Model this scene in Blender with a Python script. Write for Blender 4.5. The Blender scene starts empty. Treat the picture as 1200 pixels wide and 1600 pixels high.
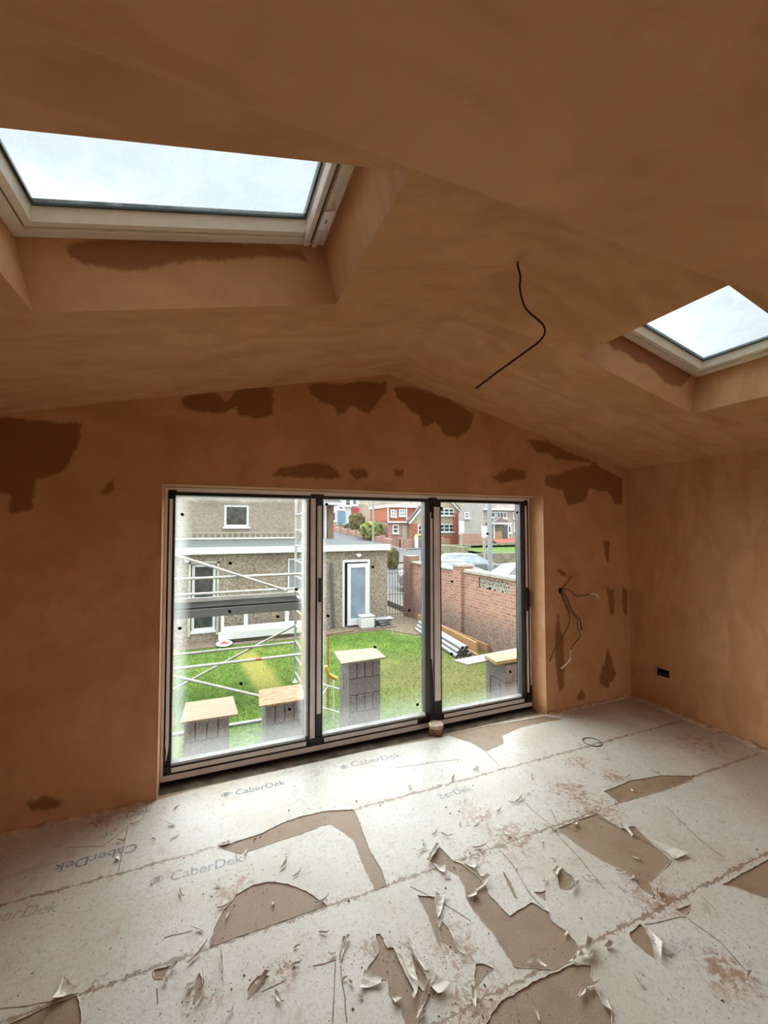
import bpy, bmesh, math, random
import numpy as np
from mathutils import Vector, Matrix, geometry, noise
random.seed(7)
scene = bpy.context.scene
COL = scene.collection
# ------------------------------------------------------------------ camera
YAW, PITCH, ROLL, FPX = 0.3912, 0.0381, -0.0017, 653.6
cam_data = bpy.data.cameras.new('camera')
cam = bpy.data.objects.new('camera', cam_data)
COL.objects.link(cam)
cam.location = (0.3196, -3.2738, 1.8403)
cy_, sy_, cp_, sp_ = math.cos(YAW), math.sin(YAW), math.cos(PITCH), math.sin(PITCH)
fwd = Vector((sy_*cp_, cy_*cp_, sp_))
right = Vector((cy_, -sy_, 0.0))
up = right.cross(fwd)
r2 = right*math.cos(ROLL) + up*math.sin(ROLL)
u2 = up*math.cos(ROLL) - right*math.sin(ROLL)
cam.rotation_euler = Matrix((r2, u2, -fwd)).transposed().to_euler()
cam_data.sensor_fit = 'VERTICAL'
cam_data.sensor_height = 24.0
cam_data.lens = FPX/1600.0*24.0
cam_data.clip_start = 0.02
cam_data.clip_end = 500
scene.camera = cam
# ------------------------------------------------------------------ daylight, overcast
SKY_BASE, SKY_BACK, SKY_FRONT, SKY_TOP = 3.0, 2.8, 13.0, 15.0      # radiance at mid height, behind the room, low in front of the doors, overhead
world = bpy.data.worlds.new('overcast_sky')
scene.world = world
world.use_nodes = True
wn, wl = world.node_tree.nodes, world.node_tree.links
wn.clear()
wo = wn.new('ShaderNodeOutputWorld'); wb = wn.new('ShaderNodeBackground')
tc = wn.new('ShaderNodeTexCoord'); sx = wn.new('ShaderNodeSeparateXYZ')
wl.new(tc.outputs['Generated'], sx.inputs[0])
def wramp(sock, lo, hi, a, b):
    n = wn.new('ShaderNodeMapRange'); n.interpolation_type = 'SMOOTHSTEP'
    n.inputs['From Min'].default_value = lo; n.inputs['From Max'].default_value = hi
    n.inputs['To Min'].default_value = a; n.inputs['To Max'].default_value = b
    wl.new(sock, n.inputs['Value']); return n.outputs['Result']
def wmath(op, a, b):
    n = wn.new('ShaderNodeMath'); n.operation = op
    for i, v in enumerate((a, b)):
        if isinstance(v, (int, float)): n.inputs[i].default_value = v
        else: wl.new(v, n.inputs[i])
    return n.outputs[0]
nzs = wn.new('ShaderNodeTexNoise'); nzs.inputs['Scale'].default_value = 3.0; nzs.inputs['Detail'].default_value = 5
wl.new(tc.outputs['Generated'], nzs.inputs['Vector'])
lobe = wmath('MULTIPLY', wramp(sx.outputs['Y'], .35, .9, 0, 1), wramp(sx.outputs['Z'], .25, .62, 1, 0))   # low sky over the street, brightened to push light through the doors
back = wramp(sx.outputs['Y'], -.7, .2, SKY_BACK, SKY_BASE)
tot = wmath('ADD', back, wmath('MULTIPLY', lobe, SKY_FRONT-SKY_BASE))
tot = wmath('ADD', tot, wramp(sx.outputs['Z'], .72, .98, 0, SKY_TOP-SKY_BASE))
tot = wmath('MULTIPLY', tot, wramp(nzs.outputs['Fac'], .3, .7, .92, 1.08))
vm = wn.new('ShaderNodeVectorMath'); vm.operation = 'SCALE'; vm.inputs[0].default_value = (.97, 1.0, 1.02)
wl.new(tot, vm.inputs['Scale'])
wl.new(vm.outputs[0], wb.inputs['Color'])
wb.inputs['Strength'].default_value = 1.0
wl.new(wb.outputs[0], wo.inputs[0])
ADDED_REAR_OPENING = True
RWX0, RWX1, RWZ0, RWZ1 = 2.8, 4.3, 0.1, 2.2      # opening added in the unseen rear wall to let more daylight in
# ------------------------------------------------------------------ exposure
scene.view_settings.view_transform = 'Standard'
scene.view_settings.look = 'None'
scene.view_settings.exposure = 0.25
scene.view_settings.gamma = 1.0
scene.view_settings.use_curve_mapping = False

# ================================================================== helpers
class MB:
    """collects simple solids and links them as one mesh object"""
    def __init__(s): s.v = []; s.f = []; s.sm = []
    def add(s, v, f, smooth=False):
        o = len(s.v); s.v += [tuple(p) for p in v]
        s.f += [tuple(i+o for i in q) for q in f]; s.sm += [smooth]*len(f); return s
    def box(s, x0, x1, y0, y1, z0, z1, rz=0, pivot=None, rx=0, ry=0):
        v = [(x, y, z) for z in (z0, z1) for y in (y0, y1) for x in (x0, x1)]
        if rz or rx or ry:
            c = Vector(pivot) if pivot else Vector(((x0+x1)/2, (y0+y1)/2, (z0+z1)/2))
            R = Matrix.Rotation(rz, 3, 'Z') @ Matrix.Rotation(ry, 3, 'Y') @ Matrix.Rotation(rx, 3, 'X')
            v = [tuple(R @ (Vector(p)-c) + c) for p in v]
        return s.add(v, [(0,2,3,1),(4,5,7,6),(0,1,5,4),(2,6,7,3),(0,4,6,2),(1,3,7,5)])
    def prism(s, poly, fn, h0, h1):
        """poly: 2D outline, fn(a,b,h) -> 3D"""
        n = len(poly)
        v = [fn(a, b, h0) for a, b in poly] + [fn(a, b, h1) for a, b in poly]
        f = [tuple(range(n))[::-1], tuple(range(n, 2*n))]
        f += [(i, (i+1) % n, (i+1) % n+n, i+n) for i in range(n)]
        return s.add(v, f)
    def tube(s, pts, r, n=8, cap=True):
        pts = [Vector(p) for p in pts]; m = len(pts)
        rs = r if isinstance(r, (list, tuple)) else [r]*m
        v = []; ref = None
        for i, p in enumerate(pts):
            t = (pts[min(i+1, m-1)]-pts[max(i-1, 0)]).normalized()
            if ref is None:
                ref = Vector((0, 0, 1)) if abs(t.z) < .9 else Vector((1, 0, 0))
            a = t.cross(ref).normalized(); b = t.cross(a).normalized(); ref = -b if False else a.cross(t)
            for k in range(n):
                an = 2*math.pi*k/n
                v.append(p + (a*math.cos(an)+b*math.sin(an))*rs[i])
        f = [(i*n+k, i*n+(k+1) % n, (i+1)*n+(k+1) % n, (i+1)*n+k) for i in range(m-1) for k in range(n)]
        s.add(v, f, True)
        if cap:
            s.add(v[:n], [tuple(range(n))[::-1]]); s.add(v[-n:], [tuple(range(n))])
        return s
    def lathe(s, c, prof, n=24):
        v = []
        for r, z in prof:
            for k in range(n):
                a = 2*math.pi*k/n; v.append((c[0]+r*math.cos(a), c[1]+r*math.sin(a), c[2]+z))
        m = len(prof)
        f = [(i*n+k, i*n+(k+1) % n, (i+1)*n+(k+1) % n, (i+1)*n+k) for i in range(m-1) for k in range(n)]
        s.add(v, f, True)
        s.add(v[:n], [tuple(range(n))[::-1]]); s.add(v[-n:], [tuple(range(n))])
        return s
    def build(s, name, mat, parent=None, bevel=0, origin=None):
        me = bpy.data.meshes.new(name)
        me.from_pydata([tuple(p) for p in s.v], [], s.f)
        me.materials.append(mat)
        for p, q in zip(me.polygons, s.sm): p.use_smooth = q
        me.update()
        o = bpy.data.objects.new(name, me); COL.objects.link(o)
        if bevel:
            b = o.modifiers.new('bevel', 'BEVEL'); b.width = bevel; b.segments = 2; b.limit_method = 'ANGLE'
        if parent: o.parent = parent
        return o

def tag(o, label, cat, group=None, kind=None):
    o['label'] = label; o['category'] = cat
    if group: o['group'] = group
    if kind: o['kind'] = kind
    return o
def struct(o):
    o['kind'] = 'structure'; return o
def thing(name, label, cat, loc=(0, 0, 0), group=None):
    o = bpy.data.objects.new(name, None); COL.objects.link(o); o.location = loc
    o.empty_display_size = .1
    return tag(o, label, cat, group)
def child(o, parent):
    """parent while keeping world coordinates (meshes are written in world coordinates)"""
    o.parent = parent
    if parent.type == 'EMPTY' or True:
        o.matrix_parent_inverse = Matrix.Translation(Vector(parent.location)).inverted()
    return o

# ================================================================== materials
def new_mat(name):
    m = bpy.data.materials.new(name); m.use_nodes = True
    nt = m.node_tree; return m, nt.nodes, nt.links, nt.nodes['Principled BSDF']
def nod(nodes, kind, **kw):
    n = nodes.new(kind)
    for k, v in kw.items():
        if hasattr(n, k): setattr(n, k, v)
        else: n.inputs[k.replace('_', ' ')].default_value = v
    return n
def noise_node(N, L, scale, detail=4, vec=None, rough=.55, dist=0):
    n = N.new('ShaderNodeTexNoise'); n.inputs['Scale'].default_value = scale
    n.inputs['Detail'].default_value = detail; n.inputs['Roughness'].default_value = rough
    n.inputs['Distortion'].default_value = dist
    if vec is not None: L.new(vec, n.inputs['Vector'])
    return n
def mixc(N, L, fac, a, b, blend='MIX'):
    m = N.new('ShaderNodeMix'); m.data_type = 'RGBA'; m.blend_type = blend
    for sock, val in ((m.inputs[0], fac), (m.inputs[6], a), (m.inputs[7], b)):
        if isinstance(val, (int, float)): sock.default_value = val
        elif isinstance(val, tuple): sock.default_value = (*val[:3], 1)
        else: L.new(val, sock)
    return m.outputs[2]
def math_(N, L, op, a, b=0.0, c=None):
    m = N.new('ShaderNodeMath'); m.operation = op
    for i, v in enumerate((a, b) if c is None else (a, b, c)):
        if isinstance(v, (int, float)): m.inputs[i].default_value = v
        else: L.new(v, m.inputs[i])
    return m.outputs[0]
def smooth(N, L, v, lo, hi, a=0.0, b=1.0):
    m = N.new('ShaderNodeMapRange'); m.interpolation_type = 'SMOOTHSTEP'
    m.inputs['From Min'].default_value = lo; m.inputs['From Max'].default_value = hi
    m.inputs['To Min'].default_value = a; m.inputs['To Max'].default_value = b
    L.new(v, m.inputs['Value']); return m.outputs['Result']
def bump(N, L, P, h, strength=.3, dist=.01):
    b = N.new('ShaderNodeBump'); b.inputs['Strength'].default_value = strength
    b.inputs['Distance'].default_value = dist; L.new(h, b.inputs['Height'])
    L.new(b.outputs[0], P.inputs['Normal'])
def plain(name, col, rough=.5, metal=0, var=.12, scale=12, bmp=0, bscale=80, spec=.5):
    m, N, L, P = new_mat(name)
    t = N.new('ShaderNodeTexCoord')
    n = noise_node(N, L, scale, 4, t.outputs['Object'])
    f = smooth(N, L, n.outputs['Fac'], .3, .7)
    L.new(mixc(N, L, f, tuple(c*(1-var) for c in col), tuple(min(1, c*(1+var)) for c in col)), P.inputs['Base Color'])
    P.inputs['Roughness'].default_value = rough; P.inputs['Metallic'].default_value = metal
    P.inputs['Specular IOR Level'].default_value = spec
    if bmp:
        n2 = noise_node(N, L, bscale, 3, t.outputs['Object']); bump(N, L, P, n2.outputs['Fac'], bmp)
    return m
def plaster_mat():
    m, N, L, P = new_mat('pink_plaster')
    t = N.new('ShaderNodeTexCoord'); O = t.outputs['Object']
    n1 = noise_node(N, L, 1.3, 3, O, .5, .4); n2 = noise_node(N, L, 5, 5, O, .6, .6); n3 = noise_node(N, L, 90, 3, O)
    base = mixc(N, L, smooth(N, L, n1.outputs['Fac'], .35, .65), (.61, .318, .148), (.67, .36, .18))
    mps = N.new('ShaderNodeMapping'); L.new(O, mps.inputs[0]); mps.inputs['Rotation'].default_value = (0, .3, .7); mps.inputs['Scale'].default_value = (1, 3.2, 1)
    n6 = noise_node(N, L, 1.9, 4, mps.outputs[0], .55, .8)
    base = mixc(N, L, smooth(N, L, n6.outputs['Fac'], .42, .68, 0, .55), base, (.47, .215, .085))
    base = mixc(N, L, smooth(N, L, n2.outputs['Fac'], .42, .68, 0, .45), base, (.53, .26, .115))
    a = N.new('ShaderNodeAttribute'); a.attribute_name = 'stain'
    n4 = noise_node(N, L, 9, 8, O, .72, .3)
    v = math_(N, L, 'ADD', a.outputs['Fac'], math_(N, L, 'MULTIPLY', math_(N, L, 'SUBTRACT', n4.outputs['Fac'], .5), .62))
    damp = smooth(N, L, v, .40, .58)
    base = mixc(N, L, math_(N, L, 'MULTIPLY', damp, .88), base, (.27, .10, .03))
    L.new(base, P.inputs['Base Color'])
    P.inputs['Roughness'].default_value = .75; P.inputs['Specular IOR Level'].default_value = .25
    bump(N, L, P, math_(N, L, 'ADD', math_(N, L, 'MULTIPLY', n3.outputs['Fac'], .15), n2.outputs['Fac']), .25, .006)
    return m
def film_mat():
    m, N, L, P = new_mat('white_floor_film')
    t = N.new('ShaderNodeTexCoord'); O = t.outputs['Object']
    n1 = noise_node(N, L, 1.6, 4, O, .6, .5); n2 = noise_node(N, L, 55, 5, O, .7, .8); n3 = noise_node(N, L, 6, 6, O, .7, 1.2)
    base = mixc(N, L, smooth(N, L, n1.outputs['Fac'], .35, .65), (.64, .59, .51), (.72, .69, .64))
    base = mixc(N, L, smooth(N, L, n2.outputs['Fac'], .50, .66, 0, .55), base, (.42, .37, .30))
    n8 = noise_node(N, L, 130, 3, O, .8); n9 = noise_node(N, L, 2.3, 3, O)
    base = mixc(N, L, math_(N, L, 'MULTIPLY', smooth(N, L, n8.outputs['Fac'], .60, .68), smooth(N, L, n9.outputs['Fac'], .35, .6, .25, .8)), base, (.22, .17, .12))
    spw = N.new('ShaderNodeSeparateXYZ'); L.new(O, spw.inputs[0])
    foot = math_(N, L, 'MAXIMUM', smooth(N, L, spw.outputs['X'], 3.3, 4.55), smooth(N, L, spw.outputs['X'], -.6, -1.2))
    base = mixc(N, L, math_(N, L, 'MULTIPLY', foot, smooth(N, L, n9.outputs['Fac'], .3, .55, .2, .75)), base, (.42, .34, .26))
    base = mixc(N, L, smooth(N, L, n3.outputs['Fac'], .54, .70, 0, .6), base, (.47, .38, .28))
    # plaster dust trodden in around the tears and joints
    sp = N.new('ShaderNodeSeparateXYZ'); L.new(O, sp.inputs[0])
    tot = None
    for (x, y, r) in DIRT:
        d = N.new('ShaderNodeVectorMath'); d.operation = 'DISTANCE'; L.new(O, d.inputs[0]); d.inputs[1].default_value = (x, y, 0)
        g = smooth(N, L, d.outputs['Value'], 0, r, 1, 0)
        tot = g if tot is None else math_(N, L, 'MAXIMUM', tot, g)
    n5 = noise_node(N, L, 22, 6, O, .75, 1.0)
    dirt = smooth(N, L, math_(N, L, 'MULTIPLY', tot, smooth(N, L, n5.outputs['Fac'], .38, .68)), .06, .6, 0, .85)
    base = mixc(N, L, dirt, base, (.38, .215, .12))
    # board joints every 0.61 m with crumbs of plaster
    nj = noise_node(N, L, 9, 5, O, .7)
    wob = math_(N, L, 'MULTIPLY', math_(N, L, 'SUBTRACT', nj.outputs['Fac'], .5), .05)
    for y0 in (-.605, -1.222, -1.845, -2.47, -3.08, -3.7):
        d = math_(N, L, 'ABSOLUTE', math_(N, L, 'ADD', math_(N, L, 'SUBTRACT', sp.outputs['Y'], y0), wob))
        wide = math_(N, L, 'ADD', math_(N, L, 'MULTIPLY', smooth(N, L, n5.outputs['Fac'], .42, .7), .024), .0025)
        g = math_(N, L, 'LESS_THAN', d, wide)
        base = mixc(N, L, math_(N, L, 'MULTIPLY', g, .8), base, (.27, .16, .09))
    v = N.new('ShaderNodeTexVoronoi'); v.inputs['Scale'].default_value = 17; L.new(O, v.inputs['Vector'])
    sel = smooth(N, L, noise_node(N, L, 3.1, 3, O).outputs['Fac'], .45, .6)
    sp2 = math_(N, L, 'MULTIPLY', math_(N, L, 'LESS_THAN', v.outputs['Distance'], .11), sel)
    base = mixc(N, L, math_(N, L, 'MULTIPLY', sp2, .7), base, (.16, .12, .085))
    # fine scratches
    mp_ = N.new('ShaderNodeMapping'); L.new(O, mp_.inputs[0]); mp_.inputs['Rotation'].default_value = (0, 0, .5); mp_.inputs['Scale'].default_value = (1, 9, 1)
    ns = noise_node(N, L, 16, 3, mp_.outputs[0], .6, .3)
    base = mixc(N, L, smooth(N, L, ns.outputs['Fac'], .70, .74, 0, .5), base, (.34, .27, .2))
    L.new(base, P.inputs['Base Color'])
    P.inputs['Roughness'].default_value = .46; P.inputs['Specular IOR Level'].default_value = .5
    bump(N, L, P, math_(N, L, 'ADD', n2.outputs['Fac'], math_(N, L, 'MULTIPLY', n3.outputs['Fac'], 1.5)), .35, .003)
    return m
def chip_mat():
    m, N, L, P = new_mat('chipboard')
    t = N.new('ShaderNodeTexCoord'); O = t.outputs['Object']
    n1 = noise_node(N, L, 160, 3, O, .7); n2 = noise_node(N, L, 4, 5, O, .6, .5); n3 = noise_node(N, L, 12, 6, O, .7, .8)
    b = mixc(N, L, smooth(N, L, n1.outputs['Fac'], .35, .65), (.30, .205, .13), (.41, .30, .205))
    b = mixc(N, L, smooth(N, L, n2.outputs['Fac'], .4, .65, 0, .5), b, (.27, .16, .085))
    b = mixc(N, L, smooth(N, L, n3.outputs['Fac'], .6, .72, 0, .5), b, (.17, .11, .06))
    L.new(b, P.inputs['Base Color']); P.inputs['Roughness'].default_value = .62
    bump(N, L, P, n1.outputs['Fac'], .2, .002)
    return m
def pebble_mat(name, a, b, scale=28, spec=.12):
    m, N, L, P = new_mat(name)
    t = N.new('ShaderNodeTexCoord'); O = t.outputs['Object']
    v = N.new('ShaderNodeTexVoronoi'); v.inputs['Scale'].default_value = scale; L.new(O, v.inputs['Vector'])
    n = noise_node(N, L, scale*.6, 5, O, .8); n2 = noise_node(N, L, .8, 4, O)
    c = mixc(N, L, smooth(N, L, n.outputs['Fac'], .35, .65), a, b)
    c = mixc(N, L, smooth(N, L, n2.outputs['Fac'], .45, .7, 0, .35), c, tuple(x*.6 for x in a))
    L.new(c, P.inputs['Base Color']); P.inputs['Roughness'].default_value = .9; P.inputs['Specular IOR Level'].default_value = spec
    bump(N, L, P, v.outputs['Distance'], .6, .02)
    return m
def brick_mat(name, axis, c1, c2, mortar, sc=1.0, dirt=None):
    m, N, L, P = new_mat(name)
    t = N.new('ShaderNodeTexCoord'); s = N.new('ShaderNodeSeparateXYZ'); L.new(t.outputs['Object'], s.inputs[0])
    c = N.new('ShaderNodeCombineXYZ')
    L.new(s.outputs['X' if axis == 'x' else 'Y'], c.inputs[0]); L.new(s.outputs['Z'], c.inputs[1])
    b = N.new('ShaderNodeTexBrick'); L.new(c.outputs[0], b.inputs['Vector'])
    b.inputs['Scale'].default_value = 1; b.inputs['Brick Width'].default_value = .225*sc; b.inputs['Row Height'].default_value = .075*sc
    b.inputs['Mortar Size'].default_value = .008*sc; b.inputs['Mortar Smooth'].default_value = .2; b.inputs['Bias'].default_value = -.1; b.inputs['Color1'].default_value = (*c1, 1); b.inputs['Color2'].default_value = (*c2, 1)
    b.inputs['Mortar'].default_value = (*mortar, 1)
    n = noise_node(N, L, 7, 6, t.outputs['Object'], .8)
    col = mixc(N, L, smooth(N, L, n.outputs['Fac'], .45, .7, 0, .55), b.outputs['Color'], mortar)
    n2 = noise_node(N, L, 30, 4, t.outputs['Object'], .8)
    col = mixc(N, L, smooth(N, L, n2.outputs['Fac'], .52, .7, 0, .5), col, tuple(x*.45 for x in c1))
    if dirt:
        z = smooth(N, L, math_(N, L, 'ADD', s.outputs['Z'], math_(N, L, 'MULTIPLY', n.outputs['Fac'], .5)), dirt[0], dirt[1], .75, 0)
        spk = mixc(N, L, smooth(N, L, n2.outputs['Fac'], .44, .56), (.022, .016, .013), (.20, .155, .135))
        col = mixc(N, L, z, col, spk)
    L.new(col, P.inputs['Base Color']); P.inputs['Roughness'].default_value = .88
    bump(N, L, P, n2.outputs['Fac'], .4, .01)
    return m
def grass_mat():
    m, N, L, P = new_mat('lawn_grass')
    t = N.new('ShaderNodeTexCoord'); O = t.outputs['Object']
    n1 = noise_node(N, L, 1.1, 5, O, .6, .5); n2 = noise_node(N, L, 22, 6, O, .8); n3 = noise_node(N, L, .55, 4, O)
    b = mixc(N, L, smooth(N, L, n2.outputs['Fac'], .36, .64), (.016, .034, .004), (.082, .125, .026))
    b = mixc(N, L, smooth(N, L, n1.outputs['Fac'], .52, .7, 0, .8), b, (0.100, 0.105, 0.028))
    d = N.new('ShaderNodeVectorMath'); d.operation = 'DISTANCE'; L.new(O, d.inputs[0]); d.inputs[1].default_value = (4.6, 4.2, -1.15)
    brown = math_(N, L, 'MULTIPLY', smooth(N, L, d.outputs['Value'], .3, 2.6, 1, 0), smooth(N, L, n2.outputs['Fac'], .35, .6))
    b = mixc(N, L, math_(N, L, 'MULTIPLY', brown, .8), b, (0.110, 0.075, 0.040))
    d2 = N.new('ShaderNodeVectorMath'); d2.operation = 'DISTANCE'; L.new(O, d2.inputs[0]); d2.inputs[1].default_value = (6.0, 8.0, -1.15)
    b = mixc(N, L, smooth(N, L, math_(N, L, 'ADD', d2.outputs['Value'], n2.outputs['Fac']), .8, 1.7, .8, 0), b, (0.170, 0.130, 0.095))
    # a parched strip where something had lain
    sp = N.new('ShaderNodeSeparateXYZ'); L.new(O, sp.inputs[0])
    lx = math_(N, L, 'ABSOLUTE', math_(N, L, 'SUBTRACT', math_(N, L, 'ADD', sp.outputs['X'], math_(N, L, 'MULTIPLY', sp.outputs['Y'], .11)), 1.92))
    st = math_(N, L, 'MULTIPLY', smooth(N, L, math_(N, L, 'ADD', lx, math_(N, L, 'MULTIPLY', n2.outputs['Fac'], .2)), .25, .42, 1, 0),
               math_(N, L, 'MULTIPLY', smooth(N, L, sp.outputs['Y'], 4.2, 4.6), smooth(N, L, sp.outputs['Y'], 7.2, 7.9, 1, 0)))
    b = mixc(N, L, math_(N, L, 'MULTIPLY', st, .8), b, (0.165, 0.145, 0.037))
    L.new(b, P.inputs['Base Color']); P.inputs['Roughness'].default_value = .9; P.inputs['Specular IOR Level'].default_value = .03
    bump(N, L, P, n2.outputs['Fac'], .5, .02)
    return m
def osb_mat(name='osb', a=(.24, .125, .055), b=(.125, .052, .022)):
    m, N, L, P = new_mat(name)
    t = N.new('ShaderNodeTexCoord'); O = t.outputs['Object']
    v = N.new('ShaderNodeTexVoronoi'); v.inputs['Scale'].default_value = 26; v.inputs['Randomness'].default_value = 1
    mm = N.new('ShaderNodeMapping'); mm.inputs['Scale'].default_value = (1, 2.2, 1); mm.inputs['Rotation'].default_value = (0, 0, .6)
    L.new(O, mm.inputs[0]); L.new(mm.outputs[0], v.inputs['Vector'])
    s = N.new('ShaderNodeSeparateColor'); L.new(v.outputs['Color'], s.inputs[0])
    L.new(mixc(N, L, smooth(N, L, s.outputs[0], .2, .8), a, b), P.inputs['Base Color']); P.inputs['Roughness'].default_value = .7
    return m
def wood_mat(name, a, b, axis='y', sc=1.0):
    m, N, L, P = new_mat(name)
    t = N.new('ShaderNodeTexCoord'); mm = N.new('ShaderNodeMapping'); L.new(t.outputs['Object'], mm.inputs[0])
    mm.inputs['Scale'].default_value = (12*sc, 1.2*sc, 12*sc) if axis == 'y' else (1.2*sc, 12*sc, 12*sc)
    n = noise_node(N, L, 2.2, 5, mm.outputs[0], .6, .8)
    L.new(mixc(N, L, smooth(N, L, n.outputs['Fac'], .35, .65), a, b), P.inputs['Base Color']); P.inputs['Roughness'].default_value = .65
    return m
def glass_mat(name, tint=(.93, .96, .95), rough=.0, fres=.06):
    m = bpy.data.materials.new(name); m.use_nodes = True
    N, L = m.node_tree.nodes, m.node_tree.links; N.clear()
    o = N.new('ShaderNodeOutputMaterial'); tr = N.new('ShaderNodeBsdfTransparent'); gl = N.new('ShaderNodeBsdfGlossy')
    tr.inputs[0].default_value = (*tint, 1); gl.inputs['Roughness'].default_value = rough; gl.inputs[0].default_value = (1, 1, 1, 1)
    fr = N.new('ShaderNodeLayerWeight'); fr.inputs[0].default_value = .12
    mx = N.new('ShaderNodeMixShader'); k = math_(N, L, 'MULTIPLY', fr.outputs['Fresnel'], .6)
    L.new(k, mx.inputs[0]); L.new(tr.outputs[0], mx.inputs[1]); L.new(gl.outputs[0], mx.inputs[2]); L.new(mx.outputs[0], o.inputs[0])
    return m
def fogged_glass_mat(name, left, right_, bottom, top):
    """pane with condensation and dust along its edges"""
    m = glass_mat(name); N, L = m.node_tree.nodes, m.node_tree.links
    out = [n for n in N if n.type == 'OUTPUT_MATERIAL'][0]; clear = out.inputs[0].links[0].from_socket
    t = N.new('ShaderNodeTexCoord'); s = N.new('ShaderNodeSeparateXYZ'); L.new(t.outputs['Generated'], s.inputs[0])
    nz = noise_node(N, L, 7, 5, t.outputs['Object'], .7); w = math_(N, L, 'MULTIPLY', math_(N, L, 'SUBTRACT', nz.outputs['Fac'], .5), .05)
    X = math_(N, L, 'ADD', s.outputs['X'], w); Z = math_(N, L, 'ADD', s.outputs['Z'], w)
    tot = smooth(N, L, X, 0, left[0], left[1], 0)
    for v_, (d, k), inv in ((X, right_, True), (Z, bottom, False), (Z, top, True)):
        g = smooth(N, L, v_, 1-d, 1, 0, k) if inv else smooth(N, L, v_, 0, d, k, 0)
        tot = math_(N, L, 'MAXIMUM', tot, g)
    tot = math_(N, L, 'ADD', math_(N, L, 'MULTIPLY', tot, .45), .003)
    df = N.new('ShaderNodeBsdfDiffuse'); df.inputs[0].default_value = (.75, .77, .76, 1)
    tl = N.new('ShaderNodeBsdfTranslucent'); tl.inputs[0].default_value = (.9, .92, .91, 1)
    fg = N.new('ShaderNodeMixShader'); fg.inputs[0].default_value = .85; L.new(df.outputs[0], fg.inputs[1]); L.new(tl.outputs[0], fg.inputs[2])
    mx = N.new('ShaderNodeMixShader'); L.new(tot, mx.inputs[0]); L.new(clear, mx.inputs[1]); L.new(fg.outputs[0], mx.inputs[2]); L.new(mx.outputs[0], out.inputs[0])
    return m
def wet_sky_glass():
    m = glass_mat('rain_wet_glass', (.50, .525, .53)); N, L = m.node_tree.nodes, m.node_tree.links
    out = [n for n in N if n.type == 'OUTPUT_MATERIAL'][0]; clear = out.inputs[0].links[0].from_socket
    t = N.new('ShaderNodeTexCoord'); nz = noise_node(N, L, 6, 6, t.outputs['Object'], .7, .5); v = noise_node(N, L, 60, 3, t.outputs['Object'], .7)
    f = smooth(N, L, math_(N, L, 'ADD', math_(N, L, 'MULTIPLY', nz.outputs['Fac'], .7), math_(N, L, 'MULTIPLY', v.outputs['Fac'], .3)), .4, .6, .06, .3)
    tl = N.new('ShaderNodeBsdfTranslucent'); tl.inputs[0].default_value = (.22, .24, .24, 1)
    mx = N.new('ShaderNodeMixShader'); L.new(f, mx.inputs[0]); L.new(clear, mx.inputs[1]); L.new(tl.outputs[0], mx.inputs[2]); L.new(mx.outputs[0], out.inputs[0])
    return m
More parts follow.
